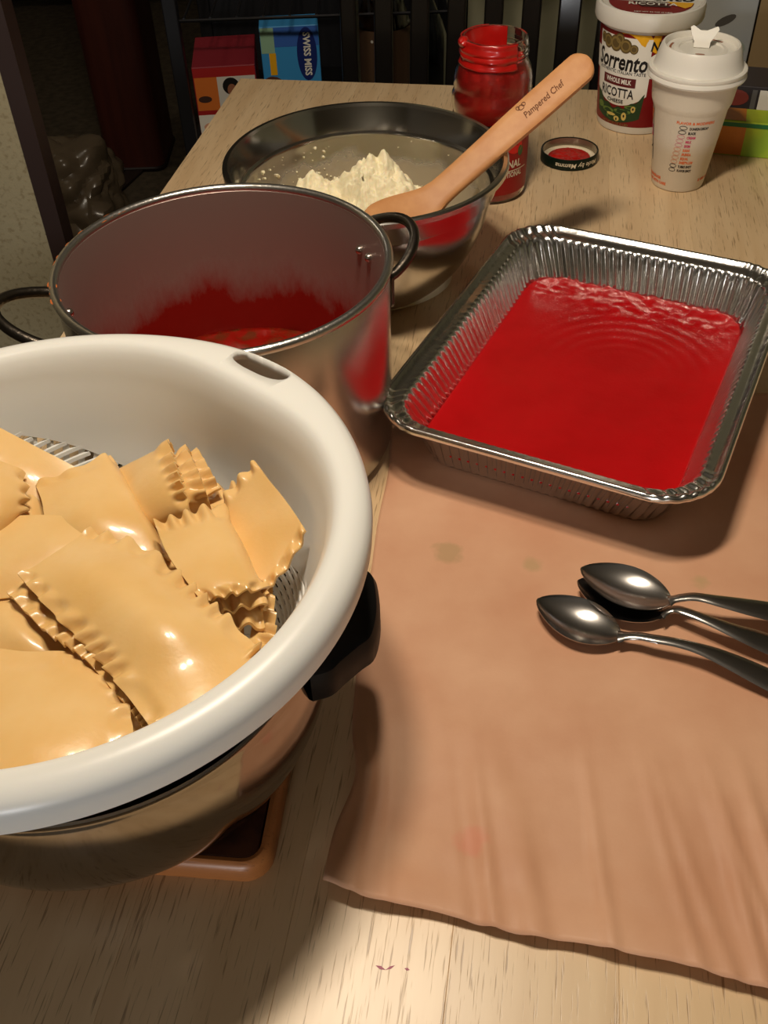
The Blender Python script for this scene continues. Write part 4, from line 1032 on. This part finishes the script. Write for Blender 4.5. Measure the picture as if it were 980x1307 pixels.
# ================================================================== TEASPOONS
spm = mat('teaspoon_steel', (.44, .42, .40, 1), .22, 1.0, bump=(60, .03, (1, 1, 1)))
def teaspoon(p_tip, p_neck, z_tip, z_neck, hand, label, roll=0.0, hw=.0192):
    tip, neck = at(*p_tip, z_tip), at(*p_neck, z_neck); end = at(*hand[-1])
    ax = (neck-tip); L = ax.length; d = ax.normalized(); side = Vector((0, 0, 1)).cross(d).normalized()
    side = (side+Vector((0, 0, 1))*roll).normalized(); up = d.cross(side).normalized(); up = up if up.z > 0 else -up
    V = []; Fc = []; NL, NW = 34, 20
    for sgn in (0, 1):
        for i in range(NL+1):
            t = i/NL
            # egg outline: widest nearer to the handle
            w = hw*(math.sin(PI*t**1.02))**.60*(.92+.14*t) if 0 < t < 1 else 0
            w = max(w, .0008 if t < .5 else .0032)
            for j in range(NW+1):
                q = -1+2*j/NW
                dep = .0078*(1-q*q)**.8*(math.sin(PI*min(1, t*1.02)) if t*1.02 < 1 else 0)**.75
                p = tip+d*(L*t)+side*(w*q)+up*(-dep-.0011*sgn*(1 if abs(q) < 1 and 0 < i < NL else .6)+.0012*math.sin(PI*t)*0)
                V.append(p)
    W = NW+1; n0 = (NL+1)*W
    for i in range(NL):
        for j in range(NW):
            a = i*W+j; Fc.append((a, a+1, a+W+1, a+W)); a += n0; Fc.append((a, a+W, a+W+1, a+1))
    for i in range(NL):
        for j in (0, NW): a = i*W+j; Fc.append((a, a+W, n0+a+W, n0+a))
    for j in range(NW):
        for i in (0, NL): a = i*W+j; Fc.append((a, a+1, n0+a+1, n0+a))
    sp = thing('teaspoon', Vector(((tip.x+end.x)/2, (tip.y+end.y)/2, 0)), label, 'spoon', 'steel teaspoons on the parchment')
    base = Vector(sp.location)
    ob('bowl', ([v-base for v in V], Fc), spm, sp, angle=70)
    Pp = catmull([neck-d*.002]+[at(*q) for q in hand], 40)
    V = []; Fc = []; nc = 12
    for i, p in enumerate(Pp):
        t = i/39; tt = (Pp[min(i+1, 39)]-Pp[max(i-1, 0)]).normalized(); sd = (side-tt*side.dot(tt)).normalized(); u2 = sd.cross(tt).normalized(); u2 = u2 if u2.z > 0 else -u2
        w = .0036+.0022*sstep(.08, 0, t)+.0004*sstep(.1, .5, t)+.0054*sstep(.42, .95, t); h = .0016-.0005*t
        if t > .93: w *= math.sqrt(max(.05, 1-((t-.93)/.072)**2))
        for k in range(nc):
            a = 2*PI*k/nc; V.append(p+sd*w*math.cos(a)+u2*h*math.sin(a)-base)
    for i in range(39):
        for k in range(nc): Fc.append((i*nc+k, i*nc+(k+1) % nc, (i+1)*nc+(k+1) % nc, (i+1)*nc+k))
    Fc.append(tuple(range(nc))); Fc.append(tuple(range(39*nc, 40*nc)))
    ob('handle', (V, Fc), spm, sp, angle=70)
    return sp
teaspoon((685, 765), (792, 814), .0125, .0100, [(813, 812, .0125), (832, 815, .0140), (862, 820, .0150), (895, 829, .0145), (930, 843, .0125), (980, 867, .0090), (1070, 912, .0035)], 'nearest steel teaspoon lying apart in front of the other two')
teaspoon((737, 741), (846, 786), .0120, .0100, [(858, 778, .0125), (872, 780, .0145), (902, 791, .0155), (941, 807, .0140), (980, 822, .0110), (1075, 862, .0035)], 'lower steel teaspoon of the pair with another spoon nested on top', hw=.0186)
teaspoon((741, 725), (857, 768), .0185, .0165, [(870, 763, .0185), (889, 762, .0200), (921, 768, .0205), (980, 780, .0180), (1080, 800, .0100)], 'upper steel teaspoon resting on the lower one with handle pointing right')

# ================================================================== BOXES AT THE RIGHT
bp0 = at(915, 197); bp1 = at(980, 203); bd = (bp1-bp0).normalized(); ba = math.atan2(bd.y, bd.x)
wrapbox = thing('wrap_box', bp0-bd*.035, 'long green and orange printed carton lying behind the paper cup', 'box', rz=ba)
wb = .300; hh = .042
wbx = mat('carton_lime', lin(190, 206, 52), .4, vary=(lin(150, 186, 50), 20, (1, 1, 1), .35, .65)); 
car = ob('carton', box((wb/2, hh/2, hh/2), (wb, hh, hh), .0015), wbx, wrapbox, smooth=False)
orp = mat('carton_orange', lin(226, 140, 50), .4, vary=(lin(206, 120, 40), 24, (1, 1, 1), .35, .65)); grp = mat('carton_green', lin(30, 112, 60), .4)
ob('print', plane3(grid2d(.0, .062, .0015, hh-.0015, 4), (0, -.0003, 0), (1, 0, 0), (0, 0, 1)), orp, car, smooth=False)
ob('print', plane3(grid2d(.0, .060, .0025, hh-.002, 4), (0, 0, hh+.0003), (1, 0, 0), (0, 1, 0)), orp, car, smooth=False)
ob('print', plane3(grid2d(.0, wb, hh-.0065, hh-.0015, 4), (0, -.0006, 0), (1, 0, 0), (0, 0, 1)), grp, car, smooth=False)
fb = at(915, 150, 0.0); 
flat = thing('flat_box', Vector((.447, 1.272, 0)), 'dark picture carton lying flat behind the green and orange carton', 'box', rz=ba)
fm = mat('carton_dark', lin(52, 46, 48), .45); fg = mat('carton_grey', lin(96, 94, 92), .5)
fbx = ob('carton', box((.11, .035, .024), (.24, .07, .048), .0012), fm, flat, smooth=False)
ob('print', plane3(grid2d(.0, .225, .001, .018, 4), (-.005, -.0003, 0), (1, 0, 0), (0, 0, 1)), fg, fbx, smooth=False)
ob('print', plane3(ellipse2d(.018, .033, .016, .010, 16), (0, -.0004, 0), (1, 0, 0), (0, 0, 1)), mat('print_berry', lin(126, 56, 48), .5), fbx, smooth=False)
ob('print', plane3(grid2d(.046, .066, .020, .044, 1), (0, -.0004, 0), (1, 0, 0), (0, 0, 1)), lwhite, fbx, smooth=False)
ob('print', plane3(grid2d(.037, .043, .020, .044, 1), (0, -.0004, 0), (1, 0, 0), (0, 0, 1)), fg, fbx, smooth=False)
# sideboard behind the table at right, with cartons on it
sbd = thing('sideboard', (.80, 1.72, FZ), 'dark low sideboard behind the right end of the table', 'cabinet')
ob('carcass', box((0, 0, .33), (.60, .36, .66), .004), darkwood, sbd, smooth=False)
ob('top_board', box((0, 0, .675), (.64, .40, .03), .004), darkwood, sbd, smooth=False)
for sx in (-1, 1): ob('door', box((sx*.145, -.187, .33), (.28, .016, .58), .003), darkwood, sbd, smooth=False)
SZ = FZ+.69
grc = thing('grey_carton', (.525, 1.61, SZ), 'pale grey printed carton standing behind the lidded cup', 'box', rz=R(-12))
gcm = mat('carton_pale_grey', lin(178, 178, 172), .5, vary=(lin(160, 166, 170), 8, (1, 1, 1), .4, .65))
gc = ob('carton', box((0, 0, .14), (.125, .05, .28), .0015), gcm, grc, smooth=False)
ob('print', plane3(ellipse2d(0.02, .085, .016, .006, 14, .5), (0, -.0254, 0), (1, 0, 0), (0, 0, 1)), mat('print_charcoal', lin(84, 80, 74), .5), gc, smooth=False)
ob('print', plane3(grid2d(.028, .060, .0, .026, 2), (0, -.0254, 0), (1, 0, 0), (0, 0, 1)), mat('print_deep_green', lin(30, 60, 48), .5), gc, smooth=False)
ob('print', plane3(ellipse2d(0.035, .045, .022, .014, 14), (0, -.0254, 0), (1, 0, 0), (0, 0, 1)), mat('print_sage', lin(150, 160, 148), .5), gc, smooth=False)
tnc = thing('brown_carton', (.690, 1.61, SZ), 'plain brown cardboard carton at the right frame edge', 'box', rz=R(-12))
ob('carton', box((0, 0, .15), (.19, .10, .30), .0015), mat('cardboard', lin(150, 126, 88), .8), tnc, smooth=False)

# ================================================================== CHAIR BEHIND THE TABLE
chair = thing('dining_chair', (.125, 1.40, FZ), 'black wooden dining chair with a slatted back at the far end of the table', 'chair', rz=R(-10.4))
cblk = mat('chair_black', lin(16, 13, 12), .32, coat=.2)
yb = .185
def bar(name, p0, p1, w, t, m, par, bev=.004):
    p0, p1 = Vector(p0), Vector(p1); d = (p1-p0); L = d.length; d.normalize(); xa = Vector((1, 0, 0)) if abs(d.x) < .9 else Vector((0, 1, 0)); ya = d.cross(xa).normalized(); xa = ya.cross(d).normalized()
    bm = box((0, 0, 0), (w, t, L), bev); M = Matrix((xa, ya, d)).transposed(); c = (p0+p1)/2
    for v in bm.verts: v.co = M @ v.co + c
    return ob(name, bm, m, par, smooth=False)
seat_z = .45
ob('seat', box((0, -.02, seat_z), (.43, .42, .03), .008), cblk, chair, smooth=False)
for sx in (-1, 1):
    bar('back_post', (sx*.19, yb, seat_z-.02), (sx*.205, yb+.10, 1.06), .026, .030, cblk, chair)
    bar('leg', (sx*.19, yb, 0), (sx*.19, yb, seat_z), .034, .034, cblk, chair)
    bar('leg', (sx*.19, -.20, 0), (sx*.19, -.20, seat_z-.014), .036, .036, cblk, chair)
    bar('stretcher', (sx*.19, -.19, .18), (sx*.19, yb, .18), .018, .024, cblk, chair)
bar('crest_rail', (-.215, yb+.098, 1.045), (.215, yb+.098, 1.045), .022, .07, cblk, chair)
bar('lower_rail', (-.19, yb+.016, seat_z+.09), (.19, yb+.016, seat_z+.09), .018, .04, cblk, chair)
for k in range(6):
    x = -.142+.0565*k
    bar('slat', (x, yb+.018, seat_z+.08), (x*1.03, yb+.094, 1.03), .029 if k < 5 else .034, .012, cblk, chair, .003)

# ================================================================== DARK RACK WITH BOXES AND BOTTLES
RZ = -.235
rack = thing('storage_rack', (-.085, 2.00, FZ), 'black storage rack behind the table at left holding boxes and bottles', 'rack')
rk = mat('rack_black', lin(20, 20, 24), .5)
for sx in (-1, 1):
    for sy in (-1, 1): bar('post', (sx*.245, sy*.19, 0), (sx*.245, sy*.19, 1.05), .024, .024, rk, rack, .002)
ob('shelf', box((0, 0, RZ-FZ-.010), (.49, .40, .02), .002), rk, rack, smooth=False)
ob('shelf', box((0, 0, .16), (.49, .40, .02), .002), rk, rack, smooth=False)
ob('shade_panel', box((0, .196, .62), (.48, .008, .86), .001), mat('rack_darkness', lin(16, 17, 24), .6), rack, smooth=False)  # added dark panel standing in for the darkness behind the boxes
wires = []
for k in range(11): wires.append(tube([(-.225+.045*k, -.19, .735), (-.225+.045*k, .19, .735)], .0022, 6))
wires += [tube([(-.245, y, .732), (.245, y, .732)], .003, 6) for y in (-.19, 0, .19)]
ob('wire_shelf', merge(*wires), mat('dark_wire', (.10, .10, .11, 1), .35, 1.0), rack)
redb = mat('box_red', lin(168, 34, 34), .45); bz = RZ
rb = thing('red_box', (-.262, 1.905, bz), 'red and white snack carton with a picture left of the blue box', 'box', rz=R(4))
rbx = ob('carton', box((0, 0, .068), (.112, .16, .136), .0015), mat('box_maroon', lin(140, 30, 44), .5), rb, smooth=False)
F0 = lambda d, e=.0004: plane3(d, (-.056, -.080-e, 0), (1, 0, 0), (0, 0, 1))
ob('print', F0(grid2d(.001, .111, .002, .134, 2)), redb, rbx, smooth=False)
ob('print', F0(grid2d(.001, .111, .002, .052, 2), .0006), lwhite, rbx, smooth=False)
ob('print', F0(grid2d(.002, .042, .060, .118, 2), .0006), mat('box_orange', lin(214, 116, 46), .45), rbx, smooth=False)
ob('print', F0(grid2d(.042, .110, .040, .118, 2), .0008), mat('box_photo_pale', lin(212, 208, 200), .5), rbx, smooth=False)
skin = mat('print_skin', lin(150, 96, 70), .5)
for d, m_, e in ((ellipse2d(.066, .101, .015, .015), art_black, .0010), (ellipse2d(.067, .094, .008, .011), skin, .0012), (ellipse2d(.068, .062, .020, .020), art_black, .0012), (ellipse2d(.098, .098, .010, .012), mat('print_dark_brown', lin(70, 44, 36), .5), .0010), (ellipse2d(.100, .074, .012, .018), lwhite, .0012), (ellipse2d(.017, .080, .012, .006), mat('print_dark_brown', lin(70, 44, 36), .5), .0010), (ellipse2d(.052, .030, .016, .012), mat('print_pale_green', lin(170, 180, 150), .5), .0012), (ellipse2d(.022, .030, .014, .008), orl, .0012)):
    ob('print', F0(d, e), m_, rbx, smooth=False)
bb = thing('cocoa_box', (-.140, 1.90, bz), 'blue cocoa carton standing on end beside the red box', 'box', rz=R(3))
bbx = ob('carton', box((0, 0, .0925), (.105, .06, .185), .0015), mat('box_blue', lin(60, 150, 214), .45), bb, smooth=False)
F1 = lambda d, e=.0004: plane3(d, (-.0525, -.030-e, 0), (1, 0, 0), (0, 0, 1))
ob('print', F1(grid2d(.022, .104, .150, .183, 2)), mat('box_mid_blue', lin(58, 104, 190), .45), bbx, smooth=False)
ob('print', F1(grid2d(.001, .025, .140, .183, 2), .0006), mat('box_sage', lin(150, 190, 160), .45), bbx, smooth=False)
ob('print', F1(grid2d(.014, .026, .102, .140, 2), .0008), yel, bbx, smooth=False)
ob('print', F1(ellipse2d(.016, .070, .026, .030), .0008), mat('box_cocoa', lin(92, 54, 40), .5), bbx, smooth=False)
ob('print', F1(ellipse2d(.035, .052, .018, .012), .0010), lwhite, bbx, smooth=False)
ob('emblem', F1(ellipse2d(.082, .136, .018, .046, 30), .0010), mat('box_navy', lin(22, 40, 110), .45), bbx, smooth=False)
ob('lettering', F1(shift(text2d('SWISS MISS', .0170, .0005, sx=.90), .082, .136, R(-90)), .0014), lwhite, bbx, smooth=False)
# bottles
def bottle(loc, label, s, liquid, capc, txt=None):
    b = thing('bottle', loc, label, 'bottle')
    prof = [(0, 0), (.042, 0), (.052, .006), (.054, .02), (.054, .17), (.052, .19), (.040, .225), (.024, .262), (.0150, .282), (.0142, .300)]
    prof = [(r*s, z*s) for r, z in prof]
    gl = mat('bottle_plastic', (.92, .95, .93, 1), .05, trans=1.0, ior=1.25)
    ob('shell', lathe(prof+[(max(0, r-.001), zz) for r, zz in reversed(prof)][:-1]+[(0, .002*s)], 40), gl, b)
    if liquid: ob('drink', lathe([(0, .003*s)]+[(max(0, r-.0025), max(.003*s, zz)) for r, zz in prof[1:-3]]+[(0, prof[-3][1])], 40), liquid, b)
    ob('cap', lathe([(0, .316*s), (.0150*s, .316*s), (.0165*s, .314*s), (.0165*s, .297*s), (.0145*s, .297*s)], 24), capc, b)
    if txt:
        pb = math.atan2(-loc[1], -loc[0]); rad = .0545*s
        w = ob('label', wrap(grid2d(-.10, .10, .075*s, .185*s, 40), lambda zz: rad, pb, .0002), mat('bottle_label', lin(84, 62, 44), .5), b)
        ob('lettering', wrap(shift(text2d(txt, .040, .0005), -.008, .128*s, R(90)), lambda zz: rad, pb, .0006), mat('label_silver', lin(200, 196, 186), .5), w, smooth=False)
    return b
bottle((.028, 1.90, RZ), 'cola bottle with brown label seen through the black chair slats', .95, mat('cola', lin(36, 16, 8), .1), mat('cap_blue', lin(26, 40, 90), .4), 'pepsi')
bottle((.108, 1.93, RZ), 'clear bottle with dark cap seen between the chair slats', .74, None, mat('cap_dark', lin(30, 26, 26), .4))

# ================================================================== FAR LEFT: COLUMN, BAG, FLOOR STRIP
colm = thing('wooden_pedestal', (-.70, 2.98, FZ), 'dark mahogany pedestal with rounded foot in the shadows at far left', 'furniture')
def rprism(hx, hy, r, zs):
    return [[(x, y, zz) for x, y in rrect(hx-i_, hy-i_, r, 6)] for zz, i_ in zs]
ob('body', loft(rprism(.085, .12, .03, ((0, .006), (.006, 0), (1.1, 0), (1.106, .006))), cap0=True, cap1=True), darkwood, colm)
ob('foot_bead', loft(rprism(.090, .125, .034, ((0, .003), (.004, 0), (.010, 0), (.014, .004))), cap0=True, cap1=True), mat('bead_dark', lin(26, 12, 10), .5), colm)
pst = at(170, 222, FZ); pen = at(126, 262, FZ); dd = (pst-pen).normalized()
fs = ob('floor_strip', box((0, 0, .004), (.05, .50, .008), .002), mat('strip_dark', lin(40, 26, 20), .6)); fs.location = (pst+pen)/2; fs.rotation_euler.z = math.atan2(dd.y, dd.x)-PI/2
tag(fs, 'dark flat strip lying on the carpet in front of the mahogany pedestal', 'strip')
def bag():
    bm = bmesh.new(); bmesh.ops.create_icosphere(bm, subdivisions=5, radius=1)
    for v in bm.verts:
        n_ = v.co.normalized(); f = 1+.35*noise.noise(n_*1.5)+.22*abs(noise.noise(n_*3.1+Vector((3, 1, 2))))
        v.co = Vector((n_.x*.17*f, n_.y*.15*f, max(0.0, .13+n_.z*.15*f)))
    return bm
bagm = mat('bag_plastic', lin(104, 90, 72), .3, spec=.5, coat=.2, bump=(14, .5, (1, 1, 1)))
bgp = at(100, 312, FZ); bg = ob('plastic_bag', bag(), bagm, angle=30); bg.location = (bgp.x, bgp.y, FZ)
tag(bg, 'crumpled translucent plastic bag on the dark carpet at far left', 'bag')
